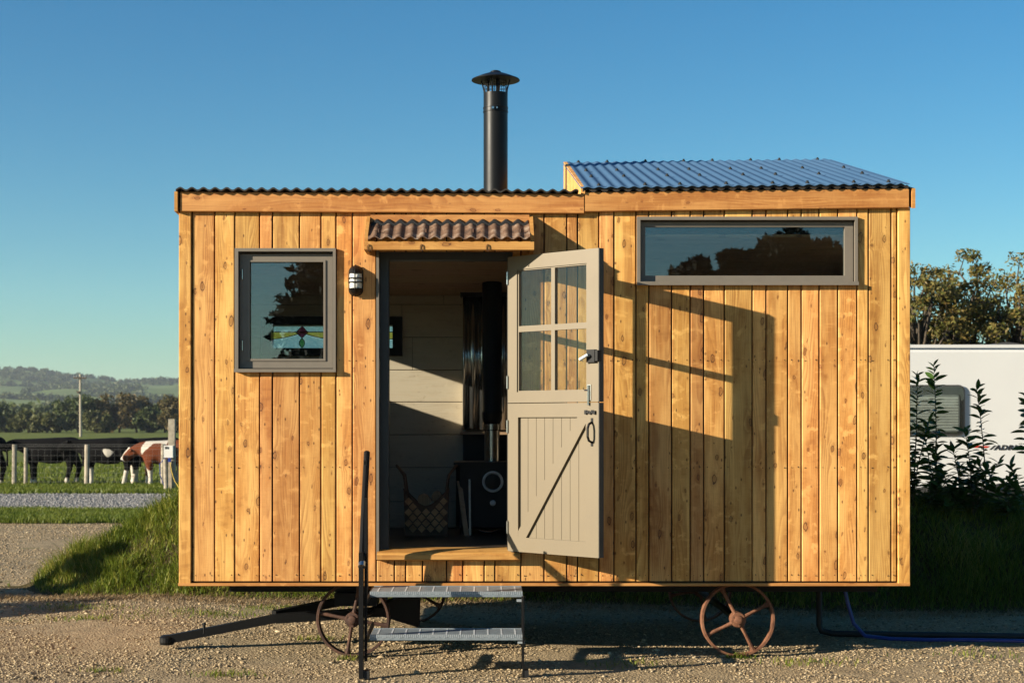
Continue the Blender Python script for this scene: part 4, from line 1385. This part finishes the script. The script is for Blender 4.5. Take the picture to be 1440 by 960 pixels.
for k, (px_, w, py_, d, kind) in enumerate(TL):
    Y = d - CY0
    H = wz(py_, Y); rx = w * .72 / FPX * d
    tree('pasture_tree', (wx(px_, Y), Y, 0), H, (rx, rx), f'{TN[kind]} tree across the pasture, {wh[k]}', (M['bark'], M[{'o': 'oak', 'v': 'olive', 'b': 'brownoak'}[kind]]), 3600, .30, 'trees across the pasture', seed=80 + k, trunk_r=.2, clumps=46, nb=6, low=.0)


def blob_mass(name, pts, size, mat, label, cat):
    """many leaf faces around given points = a far wood read as one mass"""
    P = np.repeat(pts, 60, 0)
    S = np.repeat(size, 60)
    d = rng.normal(0, 1, (len(P), 3)); d /= np.linalg.norm(d, axis=1)[:, None]
    d[:, 2] = np.abs(d[:, 2]) * 1.1 - .1
    P = P + d * (S * rng.random(len(P)) ** .4)[:, None]
    t_ = rng.normal(0, 1, (len(P), 3)); t_ /= np.linalg.norm(t_, axis=1)[:, None]
    b_ = np.cross(t_, rng.normal(0, 1, (len(P), 3))); b_ /= np.maximum(1e-6, np.linalg.norm(b_, axis=1))[:, None]
    s = (S * .24 * (.6 + .8 * rng.random(len(P))))[:, None]
    V = np.stack([P - t_ * s, P + b_ * s * .6, P + t_ * s, P - b_ * s * .6], 1).reshape(-1, 3)
    i = np.arange(len(P)) * 4
    return tag(arr_mesh(name, V, [np.stack([i, i + 1, i + 2, i + 3], 1)], mat), label, cat, kind='stuff')


# wood beyond the tree line
n = 420
x = rng.uniform(wx(-150, 420), wx(420, 420), n); y = rng.uniform(380, 560, n)
hh = 4.5 + 3 * rng.random(n)
tag(blob_mass('far_wood', np.stack([x, y, hh * .45], 1), hh * .62, M['oak'], 'far wood of dark trees below the hill', 'wood'))
# hedges and woods on the hill
pts = []
for (u0, u1, d0, d1, k) in [(-100, 90, 880, 880, 60), (-60, 130, 1250, 1200, 70), (60, 240, 1000, 1060, 60), (140, 300, 1350, 1300, 60), (-100, 160, 1600, 1620, 90), (20, 60, 1250, 1600, 30), (170, 190, 1060, 1350, 30), (95, 112, 900, 1250, 30), (230, 330, 900, 980, 40)]:
    s = rng.random(k)
    d = d0 + (d1 - d0) * s + rng.normal(0, 4, k)
    pts.append(np.stack([(u0 + (u1 - u0) * s - XV) / FPX * d, d - CY0, d * 0], 1))
for (u, du_, d, dd, k) in [(60, 90, 1780, 60, 200), (110, 45, 1560, 40, 110), (165, 35, 1400, 40, 90), (150, 30, 1640, 40, 80), (215, 40, 1850, 40, 40), (190, 30, 1250, 30, 50)]:
    dd_ = d + rng.normal(0, dd, k)
    pts.append(np.stack([(u + rng.normal(0, du_ * .5, k) - XV) / FPX * dd_, dd_ - CY0, dd_ * 0], 1))
for d in (1890,):
    u = rng.uniform(-100, 300, 160)
    pts.append(np.stack([(u - XV) / FPX * d, np.full(160, d - CY0), u * 0], 1))
pts = np.concatenate(pts)
sz = 2.6 + 2.6 * rng.random(len(pts))
pts[:, 2] = hill_z(pts[:, 0], pts[:, 1]) + sz * .2
blob_mass('hill_hedges', pts, sz, M['oak'], 'dark hedges and woods scattered over the far hill', 'hedge')

# trees behind the camera, seen mirrored in the windows
tree('conifer_tree', (-3.0, -30, 0), 9.2, (3.3, 3.3), 'dark conifer mirrored in the left window', (M['bark'], M['conifer']), 36000, .17, seed=7, trunk_r=.2, clumps=420, low=.04, cone=True, nb=30)
ORD = ['first', 'second', 'third', 'fourth', 'fifth', 'sixth', 'seventh', 'eighth', 'ninth', 'tenth', 'eleventh', 'twelfth', 'thirteenth', 'fourteenth']
for k in range(14):
    px_ = 975 + k * 24
    py_ = float(np.interp(px_, [975, 1010, 1060, 1100, 1140, 1180, 1230, 1300], [384, 368, 354, 351, 342, 346, 350, 356])) + 6 * math.sin(k * 2.1)
    L = 62.0 + (k % 2) * 6
    tree('mirrored_tree', ((px_ - XV) / FPX * L, -(L - CY0), 0), EYE + (YH - py_) / FPX * L + 1.0, (2.1, 2.1), f'dark rounded tree mirrored in the long window, {ORD[k]} from its left end', (M['bark'], M['conifer']), 11000, .22,
         'trees mirrored in the long window', seed=200 + k, trunk_r=.2, clumps=44, low=.02, nb=6)
n = 300
x = rng.uniform(-60, 60, n); y = rng.uniform(-130, -105, n)
blob_mass('mirrored_hedge', np.stack([x, y, 1.0 + 0 * x], 1), 1.6 + 1.6 * rng.random(n), M['conifer'], 'low dark hedge mirrored at the foot of the left window', 'hedge')

# made-up shrubs added out of frame at the left to shade gravel and bank
tree('added_shade_shrub', (-7.0, 1.25, 0), 1.30, (.60, .65), 'low rounded shrub added out of view to cast the shadow on the gravel', (M['bark'], M['laurel']), 12000, .05, seed=5, trunk_r=.04, clumps=60, low=.03, nb=20, cat='shrub')
tree('added_shade_shrub', (-7.42, 2.40, 0), 1.85, (.36, .36), 'slender upright shrub added out of view to shade the bank end', (M['bark'], M['laurel']), 14000, .05, seed=6, trunk_r=.04, clumps=70, low=.03, nb=20, cat='shrub')

# ---- laurel shrubs on the bank, leaves one by one
def leaf_mesh(L, w):
    N_ = 5
    V, F = [], []
    for i in range(N_ + 1):
        t = i / N_
        ww = w * (math.sin(math.pi * min(1, t * .93 + .05)) ** .8) * (1 - .15 * t)
        zc = -.18 * L * t * t
        V += [(-ww / 2, L * t, zc + ww * .16), (0, L * t, zc), (ww / 2, L * t, zc + ww * .16)]
    for i in range(N_):
        a = i * 3
        F += [(a, a + 1, a + 4, a + 3), (a + 1, a + 2, a + 5, a + 4)]
    me = bpy.data.meshes.new('leaf'); me.from_pydata(V, [], F); me.materials.append(M['laurel'])
    me.polygons.foreach_set('use_smooth', [True] * len(F))
    return me


LM = [leaf_mesh(.135, .056), leaf_mesh(.110, .045), leaf_mesh(.075, .028)]
M['stem'] = plain('green_stem', (.06, .055, .022), .6)
LS = [(1283, 3.45, 522, 5, 'leafy laurel shrub at the cabin corner'), (1316, 3.55, 508, 3, 'tallest laurel, rising across the caravan window'), (1302, 3.40, 640, 3, 'small laurel low beneath the caravan window'),
      (1352, 3.5, 628, 6, 'dense low laurel left of the caravan lettering'), (1388, 3.5, 540, 1, 'laurel rising before the caravan lettering'), (1368, 3.42, 600, 4, 'bushy laurel just left of the lettering laurel'),
      (1443, 3.5, 545, 2, 'laurel cut by the right edge of the photo'), (1416, 3.38, 664, 4, 'short laurel under the caravan lettering'), (1336, 3.36, 662, 4, 'lowest laurel, under the right end of the caravan window')]
for k, (px_, Y, py_, ns, lb) in enumerate(LS):
    rr = random.Random(300 + k)
    bx_ = wx(px_, Y); bz_ = float(bank_z(bx_, Y)) - .01
    top_ = wz(py_, Y)
    root = thing('laurel_shrub', (bx_, Y, bz_), lb, 'shrub', 'laurel shrubs on the bank')
    sm = MB()
    for s in range(ns):
        hgt = (top_ - bz_) * (1 if s == 0 else rr.uniform(.35, .8))
        lx, ly = rr.uniform(-.10, .10) + (s > 0) * rr.uniform(-.12, .12), rr.uniform(-.08, .08)
        pts_ = []
        for i in range(6):
            t = i / 5
            pts_.append(Vector((bx_ + lx * t ** 1.3 + .012 * math.sin(3 * t + s), Y + ly * t, bz_ + hgt * .97 * t)))
        sm.path(pts_, [.008 * (1 - .75 * i / 5) for i in range(6)], 6)
        nl_ = int(hgt / .020) + 10
        for j in range(nl_):
            t = .12 + .88 * (j / (nl_ - 1)) ** .85
            if t < .45 and rr.random() < .35 and s == 0: continue
            f = t * 5; i0 = min(4, int(f)); p = pts_[i0].lerp(pts_[i0 + 1], f - i0)
            o = bpy.data.objects.new('leaf', rr.choice(LM if t < .85 else LM[1:]))
            col.objects.link(o); o.parent = root
            o.location = p - root.location
            up_ = rr.uniform(-.1, .6) + .75 * max(0, t - .7) / .3
            o.rotation_euler = Euler((up_, rr.uniform(-.9, .9), j * 2.4 + rr.uniform(-.4, .4)), 'XYZ')
            sc_ = rr.uniform(.75, 1.15); o.scale = (sc_, sc_, sc_)
    sm.build('stem', M['stem'], root)

# ------------------------------------------------------------------ caravan
CVY, CVH = 11.7, 2.60
M['cara'] = plain('caravan_white', (.55, .55, .53), .35, var=.02, nscale=1.5)
M['carag'] = plain('grey_plastic', (.055, .052, .05), .45)
M['blind'] = plain('window_blind', (.58, .59, .56), .6, var=.05)
M['blindgap'] = plain('blind_shade', (.25, .255, .245), .7)
M['acryl'] = thin_glass('acrylic_window', 1.6, (.80, .82, .80))
cx0, cx1 = 4.2, 11.2
cv = thing('caravan', ((cx0 + cx1) / 2, CVY + 1.1, 0), 'white touring caravan parked behind the laurel bank', 'caravan')
prof = [(CVY, .42), (CVY, CVH - .10), (CVY + .03, CVH - .04), (CVY + .12, CVH), (CVY + 1.1, CVH + .03), (CVY + 2.1, CVH), (CVY + 2.2, CVH - .1), (CVY + 2.2, .42)]
MB().prism(prof, cx0, cx1, 'x').build('body', M['cara'], cv)
MB().box(cx0, cx1, CVY - .018, CVY - .001, wz(489, CVY), wz(484.5, CVY)).build('roof_rail', M['cara'], cv)
MB().box(cx0 + .05, cx1 - .05, CVY - .012, CVY - .001, .42, .60).build('skirt', M['carag'], cv)
wr = (wx(1246, CVY), wx(1356, CVY), wz(612, CVY), wz(541, CVY))
def rrect(r, rad, n=5):
    out = []
    for (cx_, cz_, a0) in ((r[1] - rad, r[3] - rad, 0), (r[0] + rad, r[3] - rad, 90), (r[0] + rad, r[2] + rad, 180), (r[1] - rad, r[2] + rad, 270)):
        for i in range(n + 1):
            a = R(a0 + 90 * i / n); out.append((cx_ + rad * math.cos(a), cz_ + rad * math.sin(a)))
    return out
cw = MB().prism(rrect(wr, .09), CVY - .035, CVY - .002, 'y').build('window', M['carag'], cv)
ins = (wr[0] + .06, wr[1] - .075, wr[2] + .05, wr[3] - .14)
MB().prism(rrect(ins, .05), CVY - .040, CVY - .0355, 'y').build('blind', M['blindgap'], cw)
sb = MB()
k = 0
while ins[2] + .03 + k * .040 < ins[3] - .02:
    z = ins[2] + .02 + k * .040
    sb.box(ins[0] + .02, ins[1] - .02, CVY - .0450, CVY - .0405, z, z + .029); k += 1
sb.build('blind_pleats', M['blind'], cw)
MB().prism(rrect((wr[0] + .02, wr[1] - .02, wr[2] + .02, wr[3] - .02), .08), CVY - .052, CVY - .049, 'y').build('pane', M['acryl'], cw)
MB().prism([(wx(1408, CVY), CVH + .01), (wx(1460, CVY), CVH + .01), (wx(1450, CVY), CVH + .05), (wx(1432, CVY), CVH + .07), (wx(1418, CVY), CVH + .05)], CVY + .5, CVY + 1.1, 'y').build('rooflight', M['carag'], cv)
dish = MB().lathe([(.02, 0), (.12, .015), (.19, .05), (.195, .05), (.12, .02), (.02, .006)], (0, 0, 0), 'x', 20)
dish.v = [(wx(1272, CVY) + a, CVY + .9 + b_, CVH + .30 + c) for a, b_, c in dish.v]
dish.tube((wx(1272, CVY), CVY + .9, CVH + .02), (wx(1272, CVY), CVY + .9, CVH + .28), .015)
dish.build('satellite_dish', M['carag'], cv)
for xx in (7.3, 8.2):
    w_ = MB().lathe([(.10, CVY + .16), (.30, CVY + .15), (.33, CVY + .12), (.33, CVY + .0), (.30, CVY - .03), (.2, CVY - .03), (.19, CVY - .01), (.02, CVY - .01)], (xx, 0, .33), 'y', 28).build('wheel', M['rubber'], cv, smooth=True)
MB().box(cx0 - .9, cx0 + .3, CVY + 1.05, CVY + 1.15, .38, .46).box(cx0 - .9, cx0 - .8, CVY + 1.05, CVY + 1.15, 0, .46).build('hitch', M['carag'], cv)


def lettering(txt, x, y, z, h, mat, parent, shear=.25):
    cu = bpy.data.curves.new('lettering', 'FONT'); cu.body = txt; cu.size = h * 1.38; cu.shear = shear; cu.extrude = .002; cu.space_character = 1.12; cu.offset = .0045
    o = bpy.data.objects.new('tmp', cu); col.objects.link(o)
    dg = bpy.context.evaluated_depsgraph_get()
    me = bpy.data.meshes.new_from_object(o.evaluated_get(dg))
    bpy.data.objects.remove(o)
    me.transform(Matrix.Translation(Vector((x, y, z)) - root_of(parent)) @ Matrix.Rotation(R(90), 4, 'X') @ Matrix.Scale(1.35, 4, (1, 0, 0)))
    me.name = 'lettering'
    me.materials.clear()
    o = bpy.data.objects.new('lettering', me); col.objects.link(o); me.materials.append(mat); o.parent = parent
    return o


M['ink'] = plain('black_print', (.02, .02, .022), .5)
M['red'] = plain('red_print', (.45, .04, .02), .5)
lettering('ADRIA', wx(1398, CVY), CVY - .006, wz(632, CVY), .066, M['ink'], cv)
MB().prism([(wx(1364, CVY), wz(629, CVY)), (wx(1388, CVY), wz(629.5, CVY)), (wx(1392, CVY), wz(627, CVY)), (wx(1366, CVY), wz(626, CVY))], CVY - .004, CVY - .001, 'y').build('red_mark', M['red'], cv)
MB().prism([(wx(1391, CVY), wz(632, CVY)), (wx(1394, CVY), wz(632, CVY)), (wx(1401, CVY), wz(626, CVY)), (wx(1398, CVY), wz(626, CVY))], CVY - .004, CVY - .001, 'y').build('black_mark', M['ink'], cv)

# ------------------------------------------------------------------ fence, posts, pole
FNY = 26.3
M['post'] = plain('weathered_post', (.36, .31, .23), .85, var=.2, nscale=8, bump=.3)
M['wire'] = plain('fence_wire', (.17, .165, .15), .5, .3)
fence = thing('wire_fence', (wx(110, FNY), FNY, 0), 'wire mesh fence on round wooden posts in front of the cows', 'fence')
for px_, py_, r in [(-60, 625, .05), (20, 625, .055), (36, 629, .045), (122, 625, .058), (229, 624, .05), (330, 625, .05), (420, 625, .05)]:
    Y = FNY + rnd.uniform(-.05, .05) + (.35 if px_ == 36 else 0)
    zt = wz(py_, Y)
    MB().tube((wx(px_, Y), Y, 0), (wx(px_ + .5, Y), Y, zt), r * 1.05, r, n=10).build('post', M['post'], fence)
x0, x1 = wx(-70, FNY), wx(430, FNY)
for z in (1.0, .955, .885, .74, .60, .46, .33, .22, .12):
    MB().tube((x0, FNY - .06, z), (x1, FNY - .06, z), .0022 if z < .9 else .004, n=5).build('line_wire', M['wire'], fence)
w_ = MB()
for k in range(int((x1 - x0) / .15)):
    xx = x0 + k * .15
    w_.tube((xx, FNY - .063, .12), (xx, FNY - .063, .885), .0017, n=4, cap=False)
w_.build('stay_wires', M['wire'], fence)['kind'] = 'stuff'
HPY = 23.6
hp = thing('hookup_post', (wx(241, HPY), HPY, 0), 'tall square post carrying a white electric hook-up box beside the cabin', 'post')
MB().box(wx(236.5, HPY), wx(245.5, HPY), HPY, HPY + .13, 0, wz(589, HPY)).build('post', M['post'], hp)
M['bank_box'] = plain('white_box', (.66, .63, .57), .5, var=.04)
bx_ = MB().box(wx(232, HPY), wx(244.5, HPY), HPY - .12, HPY - .002, wz(643, HPY), wz(626, HPY)).build('socket_box', M['bank_box'], hp)
MB().box(wx(233.5, HPY), wx(237, HPY), HPY - .124, HPY - .1205, wz(631, HPY), wz(627.5, HPY)).box(wx(237.6, HPY), wx(239.2, HPY), HPY - .124, HPY - .1205, wz(631, HPY), wz(628, HPY)).build('breaker_cover', M['carag'], bx_)
MB().box(wx(238, HPY), wx(242, HPY), HPY - .14, HPY - .1, wz(649, HPY), wz(643.2, HPY)).build('plug', M['hose'], bx_)
MB().path([(wx(233, HPY), HPY - .08, wz(644, HPY)), (wx(226, HPY), HPY - .1, wz(652, HPY)), (wx(227, HPY), HPY - .12, wz(668, HPY)), (wx(233, HPY), HPY - .12, wz(684, HPY)), (wx(240, HPY), HPY - .14, .03)], .010, 6).build('blue_cable', M['hose'], hp)
M['yellow'] = plain('yellow_cable', (.6, .40, .05), .5)
MB().path([(wx(241, HPY), HPY - .12, wz(649, HPY)), (wx(243, HPY), HPY - .14, wz(662, HPY)), (wx(248, HPY), HPY - .16, wz(676, HPY)), (wx(258, HPY), HPY - .2, wz(690, HPY))], .010, 6).build('yellow_cable', M['yellow'], hp)
tag(MB().tube((wx(235, HPY), HPY - .1, 0), (wx(234, HPY), HPY - .1, wz(645, HPY)), .05, .047, n=10).build('fence_stake', M['post'], None, origin=(wx(235, HPY), HPY - .1, 0)), 'pale round stake directly below the white hook-up box', 'stake')
TPY = 160.
tp = thing('telegraph_pole', (wx(113, TPY), TPY, 0), 'wooden telegraph pole with crossarm standing beyond the cows', 'pole')
MB().tube((wx(113.5, TPY), TPY, 0), (wx(113, TPY), TPY, wz(526, TPY)), .16, .12, n=10).build('mast', M['post'], tp)
MB().box(wx(104, TPY), wx(122, TPY), TPY - .25, TPY - .13, wz(532.5, TPY), wz(530.5, TPY)).build('crossarm', M['bark'], tp)
for px_ in (105, 109, 117, 121):
    MB().tube((wx(px_, TPY), TPY - .19, wz(530.5, TPY)), (wx(px_, TPY), TPY - .19, wz(528.3, TPY)), .06, .04, n=8).build('insulator', M['carag'], tp)
MB().tube((wx(108, TPY), TPY - .19, wz(549, TPY)), (wx(112.6, TPY), TPY - .12, wz(553, TPY)), .05, n=6).box(wx(109, TPY), wx(112, TPY), TPY - .3, TPY - .13, wz(553, TPY), wz(550, TPY)).build('bracket', M['bark'], tp)


# ------------------------------------------------------------------ cows
def cow_mat(name, base, white, sock, thr, seed):
    m = NT(name)
    o = m.obj()
    p = m.n('VectorMath', o, (seed * 3.1, seed * 1.7, seed), operation='ADD').outputs[0]
    n_ = m.noise(p, 1.5, 2, .4)
    z = m.n('SeparateXYZ', o).outputs[2]
    zz_ = m.math('ADD', z, m.math('MULTIPLY', m.math('SUBTRACT', m.noise(p, 5, 2), .5), .25))
    f = m.math('MAXIMUM', m.smooth(n_, thr, thr + .02), m.smooth(zz_, sock + .03, sock - .03))
    fur = m.noise(o, 60, 3)
    m.set(m.mix(f, m.mix(fur, base, tuple(x * .5 for x in base)), white), .85, 0, .1)
    return m.m


def cow(px_, Y, face, s, mat, label, head='up', face_mat=None):
    V = [(-.80, 0, 1.16), (-.55, 0, 1.02), (-.1, 0, .93), (.35, 0, .97), (.64, 0, 1.06)]
    Rr = [(.21, .20), (.37, .33), (.45, .42), (.40, .34), (.29, .24)]
    if head == 'up':
        hd_ = [(.88, 0, 1.12), (1.04, 0, 1.17), (1.19, 0, 1.06), (1.32, 0, .93)]
    else:
        hd_ = [(.82, 0, 1.04), (.96, 0, .98), (1.08, 0, .84), (1.18, 0, .70)]
    V += hd_; Rr += [(.24, .17), (.175, .15), (.15, .13), (.12, .115)]
    E = [(i, i + 1) for i in range(len(V) - 1)]
    def chain(start, pts, rs):
        prev = start
        for p, r in zip(pts, rs):
            V.append(p); Rr.append((r, r)); E.append((prev, len(V) - 1)); prev = len(V) - 1
    for sgn in (1, -1):
        st_ = .08 * sgn
        chain(1, [(-.60, .20 * sgn, .80), (-.70 + st_, .20 * sgn, .50), (-.63 + st_, .20 * sgn, .22), (-.60 + st_, .20 * sgn, .02)], [.17, .085, .062, .075])
        chain(3, [(.44, .18 * sgn, .78), (.46 - st_, .18 * sgn, .44), (.45 - st_, .18 * sgn, .2), (.47 - st_, .18 * sgn, .02)], [.15, .085, .060, .074])
        hx_, _, hz_ = hd_[1]
        chain(6, [(hx_ - .02, .17 * sgn, hz_ + .05), (hx_ - .06, .27 * sgn, hz_ + .03)], [.04, .025])
    chain(0, [(-.90, 0, 1.05), (-.93, 0, .75), (-.92, 0, .50)], [.035, .022, .04])
    chain(2, [(-.34, 0, .68)], [.12])
    me = bpy.data.meshes.new('cow')
    me.from_pydata(V, E, [])
    o = bpy.data.objects.new('tmp', me); col.objects.link(o)
    md = o.modifiers.new('skin', 'SKIN'); md.use_smooth_shade = True
    for i, sv in enumerate(me.skin_vertices[0].data):
        sv.radius = Rr[i]; sv.use_root = (i == 2)
    o.modifiers.new('sub', 'SUBSURF').render_levels = 2
    o.modifiers['sub'].levels = 2
    dg = bpy.context.evaluated_depsgraph_get()
    m2 = bpy.data.meshes.new_from_object(o.evaluated_get(dg))
    bpy.data.objects.remove(o)
    m2.name = 'body'; m2.materials.clear()
    root = thing('cow', (wx(px_, Y), Y, 0), label, 'cow', 'cows behind the wire fence')
    root.rotation_euler = (0, 0, 0 if face > 0 else math.pi)
    root.scale = (s, s, s)
    b_ = bpy.data.objects.new('body', m2); col.objects.link(b_); m2.materials.append(mat); b_.parent = root
    m2.polygons.foreach_set('use_smooth', [True] * len(m2.polygons))
    if face_mat:
        c0, c1, c2 = hd_[1], hd_[2], hd_[3]
        f_ = MB().path([(c0[0], 0, c0[2] + .085), (c1[0] + .01, 0, c1[2] + .065), (c2[0] + .01, 0, c2[2] + .03)], [.085, .085, .095], 8)
        me_ = bpy.data.meshes.new('blaze'); me_.from_pydata(f_.v, [], f_.f); me_.materials.append(face_mat)
        q_ = bpy.data.objects.new('blaze', me_); col.objects.link(q_); q_.parent = root
    return root


BK, WH = (.0045, .0042, .0042), (.50, .45, .37)
cwm = NT('white_hair').set(WH, .7)
cow(-38, 27.3, -1, .90, cow_mat('hide_black_plain', BK, WH, .10, .90, 1), 'black cow cut off by the left edge of the photo')
cow(70, 27.7, -1, .88, cow_mat('hide_black', BK, WH, .16, .80, 2), 'black cow with white feet standing left of the middle fence post')
cow(150, 27.1, -1, .88, cow_mat('hide_black_white_legs', BK, WH, .45, .62, 3.3), 'black cow with long white socks right of the middle fence post')
cow(212, 27.9, -1, .88, cow_mat('hide_pied', BK, WH, .55, .545, 5.1), 'black and white cow with white legs behind the red cow')
cow(232, 26.75, -1, .84, cow_mat('hide_red', (.16, .045, .018), WH, .30, .60, 7.7), 'red-brown cow with lowered white face beside the cabin', head='down', face_mat=cwm)

# ------------------------------------------------------------------ air
hm = bpy.data.materials.new('haze'); hm.use_nodes = True
ht = hm.node_tree
for nd in list(ht.nodes):
    if nd.type == 'BSDF_PRINCIPLED': ht.nodes.remove(nd)
pv = ht.nodes.new('ShaderNodeVolumePrincipled')
pv.inputs['Color'].default_value = (.80, .88, 1.0, 1)
pv.inputs['Density'].default_value = .00013
pv.inputs['Anisotropy'].default_value = .2
ht.links.new(pv.outputs[0], ht.nodes['Material Output'].inputs['Volume'])
hb = MB().box(-4600, 4600, -4600, 4600, -18, 110)
tag(hb.build('haze', hm), 'thin pale haze lying over the far hills', 'haze', kind='stuff')
